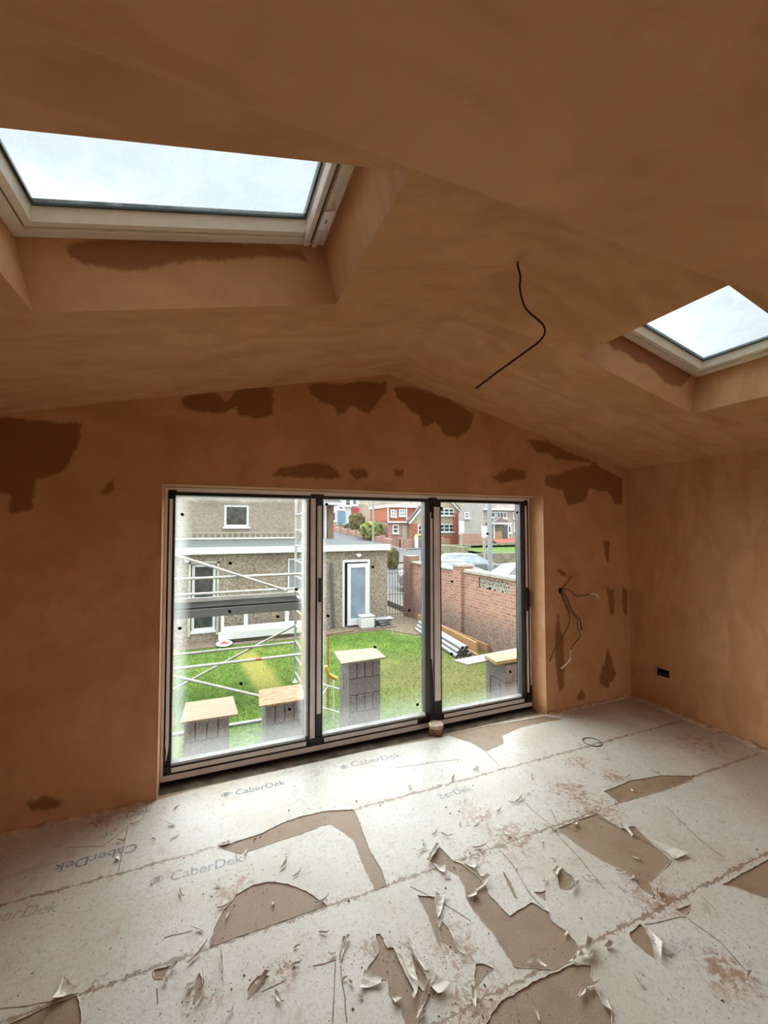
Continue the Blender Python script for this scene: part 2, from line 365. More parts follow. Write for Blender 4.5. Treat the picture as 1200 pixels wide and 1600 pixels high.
BARE = {
  'half_disc':[(0.333,-1.216),(0.357,-1.127),(0.4,-1.047),(0.462,-0.981),(0.541,-0.957),(0.62,-0.964),(0.71,-1.018),(0.787,-1.096),(0.839,-1.177),(0.865,-1.214),(0.677,-1.215),(0.477,-1.213)],
  'strip':[(0.38,-0.599),(0.439,-0.613),(0.482,-0.604),(0.613,-0.597),(0.748,-0.553),(0.859,-0.536),(1.048,-0.549),(1.204,-0.607),(1.203,-0.698),(1.18,-0.957),(1.192,-1.122),(1.179,-1.217),(1.115,-1.228),(1.107,-1.055),(1.117,-0.856),(1.073,-0.754),(1.023,-0.673),(0.963,-0.672),(0.829,-0.692),(0.701,-0.695),(0.58,-0.708),(0.49,-0.711),(0.411,-0.638)],
  'big':[(2.297,-1.244),(2.487,-1.238),(2.636,-1.242),(2.658,-1.394),(2.752,-1.415),(2.722,-1.523),(2.692,-1.679),(2.445,-1.726),(2.401,-1.793),(2.378,-1.776),(2.363,-1.733),(2.387,-1.68),(2.381,-1.611),(2.338,-1.527),(2.302,-1.407)],
  'upper':[(2.872,-1.093),(3.169,-1.08),(3.429,-1.12),(3.657,-1.223),(3.568,-1.246),(3.242,-1.247),(2.861,-1.22)],
  'right':[(2.774,-1.879),(3.196,-1.874),(3.381,-1.96),(2.955,-2.135),(2.892,-2.016),(2.818,-1.918)],
  'middle':[(1.56,-1.099),(1.577,-1.217),(1.61,-1.249),(1.636,-1.32),(1.651,-1.396),(1.63,-1.473),(1.637,-1.5),(1.649,-1.601),(1.8,-1.583),(1.835,-1.656),(1.814,-1.694),(1.84,-1.768),(1.836,-1.836),(1.755,-1.867),(1.663,-1.867),(1.518,-1.799),(1.52,-1.705),(1.52,-1.636),(1.508,-1.514),(1.511,-1.443),(1.538,-1.391),(1.551,-1.316),(1.517,-1.243),(1.464,-1.189),(1.457,-1.167)],
  'bottom':[(1.377,-1.879),(1.459,-1.877),(1.555,-1.871),(1.646,-1.874),(1.745,-1.88),(1.818,-1.915),(1.781,-1.954),(1.751,-2.007),(1.742,-2.074),(1.658,-2.152),(1.199,-1.962),(1.287,-1.916)],
  'prong':[(0.942,-1.569),(1.016,-1.52),(1.032,-1.44),(1.051,-1.447),(1.057,-1.522),(1.083,-1.526),(1.084,-1.583),(1.097,-1.657),(1.111,-1.705),(1.127,-1.739),(1.146,-1.757),(1.114,-1.774),(1.052,-1.819),(1.011,-1.885),(0.991,-1.876),(1.006,-1.8),(1.013,-1.745),(0.989,-1.696),(1.005,-1.632),(0.986,-1.63)],
  'prong_right':[(1.141,-1.541),(1.15,-1.61),(1.159,-1.696),(1.163,-1.763),(1.144,-1.766),(1.133,-1.724),(1.124,-1.661)],
  'wedge':[(1.296,-1.335),(1.375,-1.376),(1.323,-1.493),(1.278,-1.605),(1.272,-1.571),(1.294,-1.446)],
  'corner':[(-0.352,-1.242),(-0.229,-1.221),(-0.143,-1.22),(-0.101,-1.341),(-0.065,-1.439),(-0.347,-1.322)],
  'sill':[(2.285,0.01),(2.701,0.019),(3.082,-0.014),(3.36,-0.027),(3.48,-0.151),(3.25,-0.127),(2.969,-0.12),(2.723,-0.184),(2.649,-0.296),(2.438,-0.341),(2.403,-0.182),(2.347,-0.1)],
  'slit':[(0.285,-1.334),(0.301,-1.314),(0.317,-1.401),(0.304,-1.439),(0.279,-1.429)],
  'sliver':[(0.119,-1.233),(0.191,-1.233),(0.162,-1.283),(0.129,-1.274)],
  'pocket':[(2.022,-1.52),(2.101,-1.481),(2.096,-1.568),(2.02,-1.599),(1.986,-1.577)],
  'nick':[(0.848,-1.482),(0.894,-1.389),(0.908,-1.411),(0.848,-1.502)],
  'arrow':[(2.089,-1.878),(2.184,-1.864),(2.188,-1.886),(2.145,-1.952),(2.096,-2.002),(2.079,-1.963),(2.072,-1.915)],
  'tear':[(2.405,-1.878),(2.508,-1.891),(2.428,-1.917)],
  'edge':[(1.37,-1.724),(1.41,-1.735),(1.431,-1.763),(1.364,-1.781),(1.32,-1.796)],
  'gap':[(1.784,-1.374),(1.787,-1.404),(1.779,-1.457),(1.746,-1.54),(1.74,-1.521),(1.754,-1.456)],
  'chip':[(1.847,-1.539),(1.88,-1.557),(1.911,-1.557),(1.867,-1.598),(1.856,-1.573)],
  'rip':[(1.345,-1.498),(1.351,-1.548),(1.343,-1.605),(1.33,-1.656),(1.318,-1.644),(1.308,-1.605),(1.288,-1.575),(1.3,-1.534)],
  'chip2':[(0.477,-1.455),(0.493,-1.438),(0.524,-1.42),(0.563,-1.439),(0.525,-1.463),(0.495,-1.485),(0.474,-1.494)],
}
SCRAPS = [
  ([(1.381,-1.367),(1.427,-1.391),(1.351,-1.473),(1.327,-1.489),(1.337,-1.451)],0.02,'white pointed film tab standing over the narrow wedge tear'),
  ([(1.52,-1.429),(1.588,-1.414),(1.681,-1.379),(1.693,-1.394),(1.65,-1.422),(1.585,-1.43),(1.559,-1.467),(1.518,-1.444)],0.035,'long white bow-shaped film curl lying across the bare strip'),
  ([(1.463,-1.191),(1.479,-1.208),(1.517,-1.239),(1.485,-1.279),(1.47,-1.253)],0.02,'small white triangular film flap at the left end of the torn crossing seam'),
  ([(1.552,-1.076),(1.561,-1.096),(1.46,-1.179),(1.434,-1.173),(1.477,-1.134)],0.03,'narrow white film curl at the top left corner of the bare strip'),
  ([(1.612,-1.242),(1.647,-1.236),(1.684,-1.262),(1.669,-1.307),(1.641,-1.324),(1.634,-1.282)],0.03,'crumpled white film piece on the right side of the bare strip'),
  ([(1.673,-1.298),(1.685,-1.313),(1.676,-1.368),(1.649,-1.375),(1.656,-1.331)],0.015,'peeled film flap directly above the bow-shaped curl'),
  ([(1.078,-1.523),(1.087,-1.534),(1.096,-1.593),(1.094,-1.668),(1.112,-1.706),(1.097,-1.729),(1.069,-1.754),(1.063,-1.743),(1.086,-1.719),(1.084,-1.676),(1.079,-1.599)],0.03,'long curled film ribbon with a hooked lower end'),
  ([(1.1,-1.554),(1.139,-1.577),(1.124,-1.65),(1.112,-1.706),(1.092,-1.674),(1.094,-1.612)],0.02,'wrinkled white film strip beside the long hooked ribbon'),
  ([(1.154,-1.493),(1.162,-1.53),(1.17,-1.656),(1.176,-1.684),(1.159,-1.67),(1.149,-1.628)],0.02,'thin white film strip pointing down to the square flap'),
  ([(1.157,-1.667),(1.188,-1.673),(1.198,-1.705),(1.226,-1.765),(1.163,-1.773),(1.157,-1.742),(1.154,-1.714)],0.02,'broad square-ended film flap in front of the bare strip'),
  ([(1.198,-1.699),(1.162,-1.727),(1.108,-1.773),(1.052,-1.819),(1.044,-1.815),(1.089,-1.77),(1.143,-1.719)],0.035,'long narrow white film spike lying over the square flap'),
  ([(0.928,-1.572),(0.984,-1.632),(0.971,-1.648),(0.887,-1.633),(0.913,-1.6)],0.015,'white triangular film piece left of the forked bare patch'),
  ([(0.992,-1.702),(1.019,-1.703),(1.03,-1.729),(0.997,-1.737)],0.02,'small folded square of white film on the forked bare patch'),
  ([(1.303,-1.791),(1.315,-1.819),(1.274,-1.869),(1.273,-1.846)],0.025,'upright white film curl near the brown stained seam'),
  ([(1.088,-1.791),(1.098,-1.803),(1.063,-1.82),(1.055,-1.818)],0.015,'tiny white film curl at the bottom edge beside the long spike'),
  ([(0.908,-1.399),(0.92,-1.415),(0.873,-1.467),(0.846,-1.506),(0.869,-1.451)],0.025,'slim rolled film edge beside the dark nick'),
  ([(2.19,-1.873),(2.191,-1.92),(2.173,-1.975),(2.093,-2.024),(2.135,-1.953),(2.15,-1.966),(2.153,-1.939),(2.164,-1.909)],0.03,'white lightning-shaped film shard'),
  ([(2.384,-2.183),(2.401,-2.192),(2.374,-2.194),(2.324,-2.215),(2.318,-2.21),(2.364,-2.193)],0.02,'small white hook-shaped film curl at the end of the long crease'),
  ([(1.887,-1.834),(1.901,-1.85),(1.847,-1.88),(1.828,-1.868)],0.04,'bright white film curl standing at the seam crossing'),
  ([(1.821,-1.856),(1.823,-1.876),(1.872,-1.883),(1.844,-1.9),(1.806,-1.884),(1.801,-1.867)],0.025,'crumpled film clump below the bright curl at the seam crossing'),
  ([(1.74,-1.872),(1.8,-1.86),(1.807,-1.869),(1.741,-1.879)],0.02,'thin film strip left of the crumpled clump'),
  ([(1.933,-1.88),(1.972,-1.876),(1.978,-1.895),(1.934,-1.893)],0.02,'small curled film lip right of the seam crossing'),
  ([(1.763,-2.002),(1.764,-2.034),(1.749,-2.07),(1.727,-2.043)],0.02,'white film flap on the right edge of the lowest bare patch'),
  ([(1.578,-1.805),(1.62,-1.792),(1.637,-1.854),(1.628,-1.856),(1.615,-1.802),(1.576,-1.816)],0.025,'forked twig-like film curl below the square bare patch'),
  ([(2.708,-1.354),(2.707,-1.393),(2.67,-1.466),(2.65,-1.472),(2.674,-1.418),(2.644,-1.395)],0.03,'white film curl with a long tail on the large brown patch'),
  ([(2.728,-1.52),(2.761,-1.563),(2.816,-1.687),(2.703,-1.684),(2.727,-1.595)],0.012,'long triangular film flap along the right edge of the large brown patch'),
  ([(2.065,-1.468),(2.082,-1.481),(2.01,-1.534),(2.01,-1.495)],0.03,'white upright film flap at the small oval bare pocket'),
  ([(2.081,-1.585),(2.009,-1.608),(2.017,-1.618),(2.072,-1.599)],0.02,'short white film roll at the lower end of the small oval bare pocket'),
  ([(2.472,-1.246),(2.418,-1.28),(2.396,-1.258)],0.02,'small white film corner at the top left of the large brown patch'),
  ([(2.36,-1.659),(2.402,-1.667),(2.389,-1.685),(2.358,-1.677)],0.01,'low film lip at the lower left edge of the large brown patch'),
  ([(2.427,-1.769),(2.448,-1.773),(2.419,-1.796),(2.399,-1.792)],0.02,'small pale film nub below the large brown patch'),
  ([(0.289,-1.341),(0.276,-1.365),(0.266,-1.382),(0.249,-1.372),(0.251,-1.358)],0.02,'small white film flag left of the brown slit'),
  ([(0.308,-1.324),(0.319,-1.365),(0.318,-1.418),(0.289,-1.453),(0.284,-1.445),(0.307,-1.413),(0.312,-1.374)],0.03,'curved film lip on the right of the brown slit'),
  ([(0.547,-1.422),(0.564,-1.435),(0.507,-1.47),(0.5,-1.458)],0.025,'white rolled film tube with two dark lines beside it'),
  ([(0.17,-1.286),(0.185,-1.298),(0.181,-1.317),(0.161,-1.3)],0.02,'small white film ball at the seam by the grey sliver'),
  ([(0.205,-1.237),(0.214,-1.247),(0.188,-1.271),(0.179,-1.265)],0.015,'thin film lip on the edge of the grey sliver'),
  ([(0.378,-1.248),(0.385,-1.257),(0.391,-1.352),(0.382,-1.352)],0.015,'slim vertical film roll below the half-round bare patch'),
  ([(-0.218,-1.121),(-0.202,-1.137),(-0.144,-1.217),(-0.227,-1.223),(-0.221,-1.175)],0.03,'large pale triangular film flap at the bottom left'),
  ([(0.379,-0.597),(0.441,-0.587),(0.446,-0.607),(0.4,-0.618)],0.008,'small film lip at the left tip of the bare strip under the lettering'),
  ([(-0.149,-0.496),(-0.136,-0.452),(-0.114,-0.494),(-0.125,-0.517)],0.02,'small white film peak on the board joint left of the doorway'),
]
CREASES = [[(0.741,-1.469),(0.83,-1.478),(0.788,-1.618),(0.76,-1.698)],[(0.845,-1.512),(0.825,-1.633),(0.809,-1.718)],[(2.27,-1.203),(2.243,-1.439),(2.194,-1.667)],[(2.199,-1.877),(2.415,-1.922),(2.429,-2.06),(2.408,-2.132),(2.393,-2.181)],[(2.4,-0.556),(2.426,-0.315),(2.409,-0.173)],[(-0.117,-0.593),(-0.132,-0.321),(-0.134,-0.205)],[(-0.428,-0.279),(-0.239,-0.347),(-0.146,-0.236)],[(1.285,-1.27),(1.39,-1.413),(1.464,-1.552)],[(2.391,-1.094),(2.339,-1.201),(2.383,-1.309)],[(2.281,-0.979),(2.281,-1.208)],[(1.869,-1.258),(1.866,-1.355),(1.822,-1.553),(1.83,-1.632)],[(2.604,-1.878),(2.587,-1.954)],[(0.262,-1.104),(0.146,-1.092)],[(0.142,-1.313),(0.151,-1.378)],[(0.531,-1.487),(0.62,-1.481)],[(-0.405,-1.164),(-0.275,-1.202),(-0.144,-1.215)],[(3.116,-1.361),(3.006,-1.624),(2.983,-1.771)],[(2.61,-1.251),(2.669,-1.428),(2.729,-1.69)],[(1.659,-0.276),(2.021,-0.331),(2.175,-0.366)]]
TEXTS = [('CaberDek',0.498,-0.151,-0.024,0.338,0),('CaberDek',1.344,-0.136,-0.041,0.416,0),('Dek',-0.16,-0.128,0.05,0.15,0),('CaberDek',-0.055,-0.397,-3.107,0.391,0),('CaberDek',0.143,-0.766,-0.029,0.364,0),('berDek',1.787,-0.732,-0.006,0.256,0),('CaberDek',-0.718,-0.688,-0.162,0.378,0),('Caber',2.142,-2.016,-0.072,0.192,0)]
LOGOS = [(0.399,-0.14,-0.015,0.074,0),(1.252,-0.135,-0.026,0.071,0),(0.044,-0.751,-0.118,0.072,0)]
STAINS = [[(0.109,2.767),(0.178,2.808),(0.327,2.831),(0.403,2.778),(0.46,2.818),(0.491,2.885),(0.619,2.926),(0.738,2.921),(0.744,2.713),(0.622,2.676),(0.507,2.679),(0.474,2.743),(0.395,2.691),(0.265,2.677),(0.138,2.701)],[(1.01,2.971),(1.114,3.011),(1.274,3.022),(1.44,3.06),(1.69,3.093),(1.696,3.01),(1.613,2.912),(1.526,2.793),(1.441,2.827),(1.373,2.873),(1.329,2.789),(1.275,2.756),(1.221,2.825),(1.115,2.855),(1.036,2.913)],[(1.744,3.055),(1.916,3.089),(2.139,3.048),(2.305,3.015),(2.582,2.913),(2.544,2.764),(2.404,2.663),(2.269,2.693),(2.17,2.789),(2.04,2.731),(2.009,2.831),(1.915,2.878),(1.792,2.977)],[(0.743,2.243),(0.815,2.311),(0.938,2.332),(1.065,2.36),(1.196,2.347),(1.32,2.248),(1.014,2.235)],[(1.358,2.314),(1.497,2.331),(1.526,2.268),(1.413,2.247)],[(1.76,2.345),(1.863,2.339),(1.838,2.282),(1.778,2.296)],[(2.792,2.326),(3.02,2.417),(3.192,2.407),(3.175,2.324),(2.865,2.261)],[(3.206,2.715),(3.485,2.717),(3.768,2.631),(4.01,2.566),(4.158,2.533),(3.828,2.541),(3.566,2.545),(3.508,2.601),(3.341,2.596)],[(3.436,2.368),(3.648,2.397),(3.88,2.476),(4.129,2.511),(4.348,2.452),(4.534,2.376),(4.525,2.105),(4.406,2.102),(4.312,2.233),(4.029,2.265),(3.979,2.121),(3.728,2.069),(3.653,2.232),(3.442,2.258)],[(4.229,1.712),(4.315,1.683),(4.288,1.456),(4.243,1.546)],[(4.261,1.203),(4.366,1.156),(4.358,0.901),(4.3,0.899),(4.277,1.072)],[(3.573,0.977),(3.595,0.834),(3.643,0.694),(3.64,0.221),(3.571,0.187),(3.534,0.401),(3.523,0.649),(3.545,0.87)],[(4.25,0.53),(4.314,0.428),(4.367,0.265),(4.248,0.126),(4.128,0.21),(4.14,0.295),(4.209,0.4)],[(3.792,0.089),(3.873,0.174),(3.916,0.109),(3.897,0.06)],[(4.495,1.19),(4.573,1.143),(4.564,0.871),(4.496,0.918)],[(3.55,1.442),(3.676,1.391),(3.727,1.33),(3.616,1.355)],[(-1.079,2.526),(-0.897,2.524),(-0.475,2.528),(-0.496,2.362),(-0.575,2.206),(-0.703,2.155),(-0.725,1.96),(-0.823,1.943),(-0.839,2.062),(-1.066,2.063)],[(-0.37,2.085),(-0.299,2.164),(-0.287,2.1),(-0.334,2.056)],[(-0.712,0.156),(-0.617,0.168),(-0.517,0.116),(-0.55,0.081),(-0.679,0.106)]]
WELL_STAINS = [[(-0.252,2.962),(-0.157,3.022),(0.223,3.123),(0.707,3.211),(0.745,3.15),(0.615,3.14),(0.303,3.056),(0.099,2.977),(-0.019,2.928),(-0.11,2.917),(-0.199,2.931)],[(2.647,3.107),(2.736,3.136),(2.854,3.068),(3.004,3.056),(3.074,3.017),(3.192,3.012),(3.298,2.953),(3.394,2.904),(3.565,2.888),(3.665,2.965),(3.747,3.085),(2.799,3.253)]]

DIRT = [(2.66,-1.03,.30),(1.91,-.96,.20),(.46,-.95,.22),(2.64,-1.23,.30),(2.39,-1.78,.25),(1.31,-1.88,.3),(1.33,-1.62,.2),(1.07,-1.60,.2),
        (.32,-1.42,.14),(2.0,-1.2,.25),(1.7,-1.25,.15),(3.1,-1.0,.15),(4.2,-.95,.4),(3.0,-.75,.15),(2.3,-2.15,.2),(.62,-1.45,.12),(-.3,-.1,.12),(1.0,-1.5,.12)]
M = dict(
    plaster=plaster_mat(), film=film_mat(), chip=chip_mat(),
    ridge=plain('plaster_drips', (.60, .44, .32), .85, var=.3, scale=25, bmp=.5),
    black=plain('black_aluminium', (.012, .012, .013), .35), graph=plain('graphite_aluminium', (.06, .062, .066), .4),
    tape=plain('grey_protective_film', (.92, .87, .84), .38, var=.08, scale=5, bmp=.15, bscale=8),
    bead=plain('light_grey_bead', (.62, .63, .63), .3), cream=plain('cream_window_lining', (.95, .92, .79), .35, var=.03),
    bar=plain('pale_wood_bar', (.78, .70, .60), .45), white=plain('white_pvc', (.50, .51, .52), .3, var=.03),
    timber2=wood_mat('reddish_timber', (.20, .095, .045), (.26, .13, .06), 'y'), pipe=plain('pale_pipe', (.22, .22, .235), .5, spec=.2),
    tagpaper=plain('tag_paper', (.95, .95, .97), .6, var=.02), ink=plain('faded_grey_ink', (.26, .29, .32), .7, var=.35, scale=30), paper=plain('torn_white_film', (.74, .69, .61), .6, var=.08),
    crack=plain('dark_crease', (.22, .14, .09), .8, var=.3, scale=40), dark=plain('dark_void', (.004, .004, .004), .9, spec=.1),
    sill=plain('dirty_sill_timber', (.11, .085, .062), .75, var=.5, scale=9, bmp=.4),
    glass=glass_mat('clear_glass'), skyglass=wet_sky_glass(), gasket=plain('green_black_gasket', (.02, .035, .03), .3),
    cable=plain('dark_cable', (.03, .012, .008), .5), red_cable=plain('brown_cable', (.17, .07, .045), .5), grey_cable=plain('grey_cable', (.09, .075, .06), .5),
    core=plain('bare_white_core', (.97, .93, .85), .5), metal=plain('galvanised_box', (.42, .39, .34), .45, .5),
    grass=grass_mat(), blade=plain('grass_blade', (.17, .29, .055), .8, var=.45, scale=3, spec=.05), verge=plain('verge_grass', (.055, .085, .022), .9, var=.2, scale=1, spec=.03), soil=plain('soil_and_rubble', (0.108, 0.083, 0.059), .95, var=.4, scale=14, bmp=.6, spec=0.12),
    dash=pebble_mat('pebble_dash', (0.129, 0.106, 0.078), (0.323, 0.271, 0.207), 26), dash_far=pebble_mat('weathered_roughcast', (0.210, 0.178, 0.135), (0.283, 0.243, 0.189), 14),
    dash_grey=pebble_mat('grey_roughcast', (0.257, 0.239, 0.215), (0.325, 0.304, 0.274), 10),
    brick_y=brick_mat('weathered_brick', 'y', (.24, .095, .062), (.34, .165, .115), (.36, .27, .215), 1, (-.55, .25)),
    brick_x=brick_mat('red_brick', 'x', (0.162, 0.063, 0.041), (0.189, 0.086, 0.054), (0.171, 0.131, 0.104), 1),
    brick_far=brick_mat('street_brick', 'x', (0.253, 0.107, 0.076), (0.306, 0.153, 0.116), (0.245, 0.192, 0.153), 2),
    block=pebble_mat('concrete_block', (0.124, 0.108, 0.105), (0.199, 0.178, 0.173), 60), mortar=plain('light_mortar', (0.103, 0.097, 0.090), .9, spec=0.12),
    osb=osb_mat(), ply=wood_mat('pale_sheet_board', (0.124, 0.084, 0.045), (0.153, 0.112, 0.064), 'x'), pale=wood_mat('grey_plank', (0.135, 0.119, 0.092), (0.162, 0.146, 0.113), 'x'),
    orange=wood_mat('fresh_timber', (0.194, 0.113, 0.032), (0.216, 0.149, 0.059), 'x'), timber=wood_mat('orange_timber', (0.270, 0.135, 0.045), (0.324, 0.189, 0.072), 'y'),
    alu=plain('scaffold_tube', (0.319, 0.314, 0.297), .4, .3, var=.15, scale=6), deckdark=plain('dark_platform', (.007, .006, .005), .95, var=.6, scale=5, spec=0.12), deckedge=plain('platform_edge', (.055, .055, .052), .5),
    yellow=plain('yellow_paint', (0.338, 0.216, 0.013), .4), redband=plain('red_band', (0.270, 0.054, 0.036), .5),
    roofgrey=plain('felt_roof', (0.047, 0.052, 0.050), .85, var=.12, scale=1.5, spec=0.12), fascia=plain('white_fascia', (0.468, 0.473, 0.473), .4, var=.03, spec=0.12),
    wglass=plain('dark_window_glass', (0.030, 0.033, 0.033), .2, var=.6, scale=6), wglass_l=plain('pale_window_glass', (0.180, 0.207, 0.225), .12, var=.15, scale=4),
    bluepane=plain('frosted_blue_pane', (0.149, 0.189, 0.234), .25, var=.12, scale=3),
    hedge=pebble_mat('hedge_leaves', (0.032, 0.029, 0.009), (0.117, 0.095, 0.032), 30), leaf=pebble_mat('shrub_leaves', (0.045, 0.063, 0.013), (0.189, 0.189, 0.045), 1.3), leafy=pebble_mat('yellow_shrub', (0.203, 0.189, 0.027), (0.315, 0.279, 0.054), 2),
    road=plain('asphalt', (0.065, 0.064, 0.064), .85, var=.1, scale=1.0, spec=0.12), path=plain('pavement', (0.088, 0.082, 0.076), .9, var=.1, scale=2, spec=0.12),
    tile=brick_mat('red_hung_tiles', 'x', (0.304, 0.080, 0.036), (0.352, 0.109, 0.055), (0.255, 0.068, 0.036), 2.2), rooftile=plain('brown_roof_tiles', (0.151, 0.125, 0.114), .85, var=.25, scale=1.5, spec=0.12),
    stone=pebble_mat('rubble_stone', (0.120, 0.108, 0.070), (0.227, 0.202, 0.139), 3), cream_wall=pebble_mat('cream_render', (0.316, 0.267, 0.182), (0.365, 0.316, 0.225), 5), red=plain('red_paving', (0.198, 0.058, 0.043), .8, var=.15, scale=1.5, spec=0.12),
    beige=pebble_mat('beige_roughcast', (0.324, 0.259, 0.194), (0.389, 0.324, 0.252), 3),
    hill=pebble_mat('hillside_scrub', (0.063, 0.059, 0.027), (0.153, 0.131, 0.077), .35), carwhite=plain('white_car_paint', (0.148, 0.151, 0.155), .35, var=.01, spec=0.15), carsilver=plain('silver_car_paint', (0.081, 0.086, 0.092), .4, .1, var=.02, spec=0.15),
    tyre=plain('tyre_rubber', (.02, .02, .02), .7), post=plain('galvanised_post', (0.216, 0.234, 0.248), .5, .2, var=.06, spec=0.12), postc=plain('cream_post', (0.297, 0.270, 0.216), .6, spec=0.12), iron=plain('rusty_iron_railing', (.11, .085, .06), .6, var=.3),
    signred=plain('red_sign', (0.293, 0.027, 0.036), .5), signblue=plain('blue_sign', (0.113, 0.189, 0.279), .5), lime=plain('screen_block', (.36, .345, .29), .9, var=.15, scale=10, spec=.1), coping=plain('pale_coping', (.30, .28, .245), .9, var=.15, scale=6, spec=.1),
    tin=plain('tin_body', (.20, .11, .05), .45, var=.7, scale=40), tinlid=plain('tin_lid', (.55, .43, .32), .6, var=.2, scale=30),
)

# ================================================================== the room
XL, XR, XA, ZE, S = -1.16, 4.60, 1.72, 2.488, 0.2346
ZA = ZE + (XR-XA)*S
YF, YR = -2.62, -6.6                     # edge of the flat ceiling, rear wall
DW, DH = 3.40, 2.15                      # doorway
def roof_z(x): return ZE + (min(x, 2*XA-x)-(2*XA-XR))*S
def signed(poly, P):
    """signed distance (inside positive) of points P (n,2) to a polygon"""
    A = np.array(poly); B = np.roll(A, -1, 0); d = np.full(len(P), 1e9); ins = np.zeros(len(P), bool)
    for a, b in zip(A, B):
        e = b-a; t = np.clip(((P-a)@e)/(e@e+1e-12), 0, 1); q = a+t[:, None]*e
        d = np.minimum(d, np.hypot(*(P-q).T))
        c = (a[1] > P[:, 1]) != (b[1] > P[:, 1])
        with np.errstate(divide='ignore', invalid='ignore'):
            xi = a[0]+(P[:, 1]-a[1])*(b[0]-a[0])/(b[1]-a[1])
        ins ^= c & (P[:, 0] < xi)
    return np.where(ins, d, -d)
def set_stain(o, polys, ycheck):
    me = o.data; n = len(me.vertices); co = np.empty(n*3); me.vertices.foreach_get('co', co); co = co.reshape(-1, 3)
    v = np.zeros(n); on = np.abs(co[:, 1]-ycheck) < 1e-4
    P = co[on][:, [0, 2]]; s = np.full(len(P), -1.0)
    for p in polys: s = np.maximum(s, signed(p, P))
    v[on] = np.clip(.5+s/.16, 0, 1)
    a = me.attributes.new('stain', 'FLOAT', 'POINT'); a.data.foreach_set('value', v)
def grid_xz(mb, xs, z0f, z1f, y, nz):
    v = []; 
    for x in xs:
        a, b = z0f(x), z1f(x)
        for k in range(nz+1): v.append((x, y, a+(b-a)*k/nz))
    f = [(i*(nz+1)+k, (i+1)*(nz+1)+k, (i+1)*(nz+1)+k+1, i*(nz+1)+k+1) for i in range(len(xs)-1) for k in range(nz)]
    mb.add(v, f)
def lin(a, b, st): 
    n = max(1, int(round((b-a)/st))); return [a+(b-a)*i/n for i in range(n+1)]

# door wall: plastered skin, reveals and the masonry behind it
wb_ = MB(); st = .014
grid_xz(wb_, lin(XL, 0, st), lambda x: 0, lambda x: DH, 0, 150)
grid_xz(wb_, lin(DW, XR, st), lambda x: 0, lambda x: DH, 0, 150)
for a, b in ((XL, 0), (0, XA), (XA, DW), (DW, XR)):
    grid_xz(wb_, lin(a, b, st), lambda x: DH, lambda x: roof_z(x)+.0, 0, 70)
T = .36
wb_.prism([(XL-.3, -1.3), (0, -1.3), (0, DH), (DW, DH), (DW, -1.3), (XR+.3, -1.3), (XR+.3, 2.9), (XA, 3.75), (XL-.3, 2.9)], lambda a, b, h: (a, h, b), .002, T)
wall_back = struct(wb_.build('wall_back', M['plaster'])); set_stain(wall_back, STAINS, 0)
rg = MB()
def ridge(mb, p, q, w, h, n, nrm):
    """lumpy plaster droppings along a wall foot"""
    p, q = Vector(p), Vector(q); nrm = Vector(nrm); v = []
    for i in range(n+1):
        c = p.lerp(q, i/n); a = noise.noise(c*9)*.5+noise.noise(c*31)*.5
        ww = w*(1+.9*a); hh = h*(1+1.1*noise.noise(c*14+Vector((5, 0, 0))))
        for (u_, z_) in ((-.01, 0), (-.01, hh), (ww*.45, hh*.85), (ww, .15*hh), (ww*1.05, 0)):
            v.append(tuple(c + nrm*u_ + Vector((0, 0, z_))))
    mb.add(v, [(i*5+k, i*5+k+1, (i+1)*5+k+1, (i+1)*5+k) for i in range(n) for k in range(4)], True)
ridge(rg, (DW+.02, 0, 0), (XR, 0, 0), .035, .016, 110, (0, -1, 0)); ridge(rg, (XL, 0, 0), (-.02, 0, 0), .03, .014, 100, (0, -1, 0))
o = rg.build('plaster_droppings', M['ridge'], wall_back); o['label'] = 'lumpy dried plaster droppings along the wall foot'
bd = MB(); 
for x in (0, DW): bd.tube([(x, -.001, 0), (x, -.001, DH)], .0035, 6)
bd.tube([(0, -.001, DH), (DW, -.001, DH)], .0035, 6)
o = bd.build('corner_bead', plain('plaster_bead', (.66, .45, .32), .6), wall_back); o['label'] = 'paler plaster bead around the door opening'

wr = MB(); wr.box(XR, XR+.3, YR-.3, 0, -.3, ZE+.15)
wall_right = struct(wr.build('wall_right', M['plaster']))
rg = MB(); ridge(rg, (XR, 0, 0), (XR, -3.6, 0), .075, .02, 240, (-1, 0, 0))
o = rg.build('plaster_droppings', M['ridge'], wall_right); o['label'] = 'pale dried plaster ridge along the wall foot'
wl_ = MB(); wl_.box(XL-.3, XL, YR-.3, 0, -.3, ZE+.15); struct(wl_.build('wall_left', M['plaster']))
we = MB()
if ADDED_REAR_OPENING:      # the room runs on behind the viewer; rear opening added to brighten it
    we.box(XL-.3, RWX0, YR-.3, YR, -.3, ZE+.2); we.box(RWX1, XR+.3, YR-.3, YR, -.3, ZE+.2)
    we.box(RWX0, RWX1, YR-.3, YR, -.3, RWZ0); we.box(RWX0, RWX1, YR-.3, YR, RWZ1, ZE+.2)
else: we.box(XL-.3, XR+.3, YR-.3, YR, -.3, ZE+.2)
struct(we.build('wall_rear', M['plaster']))

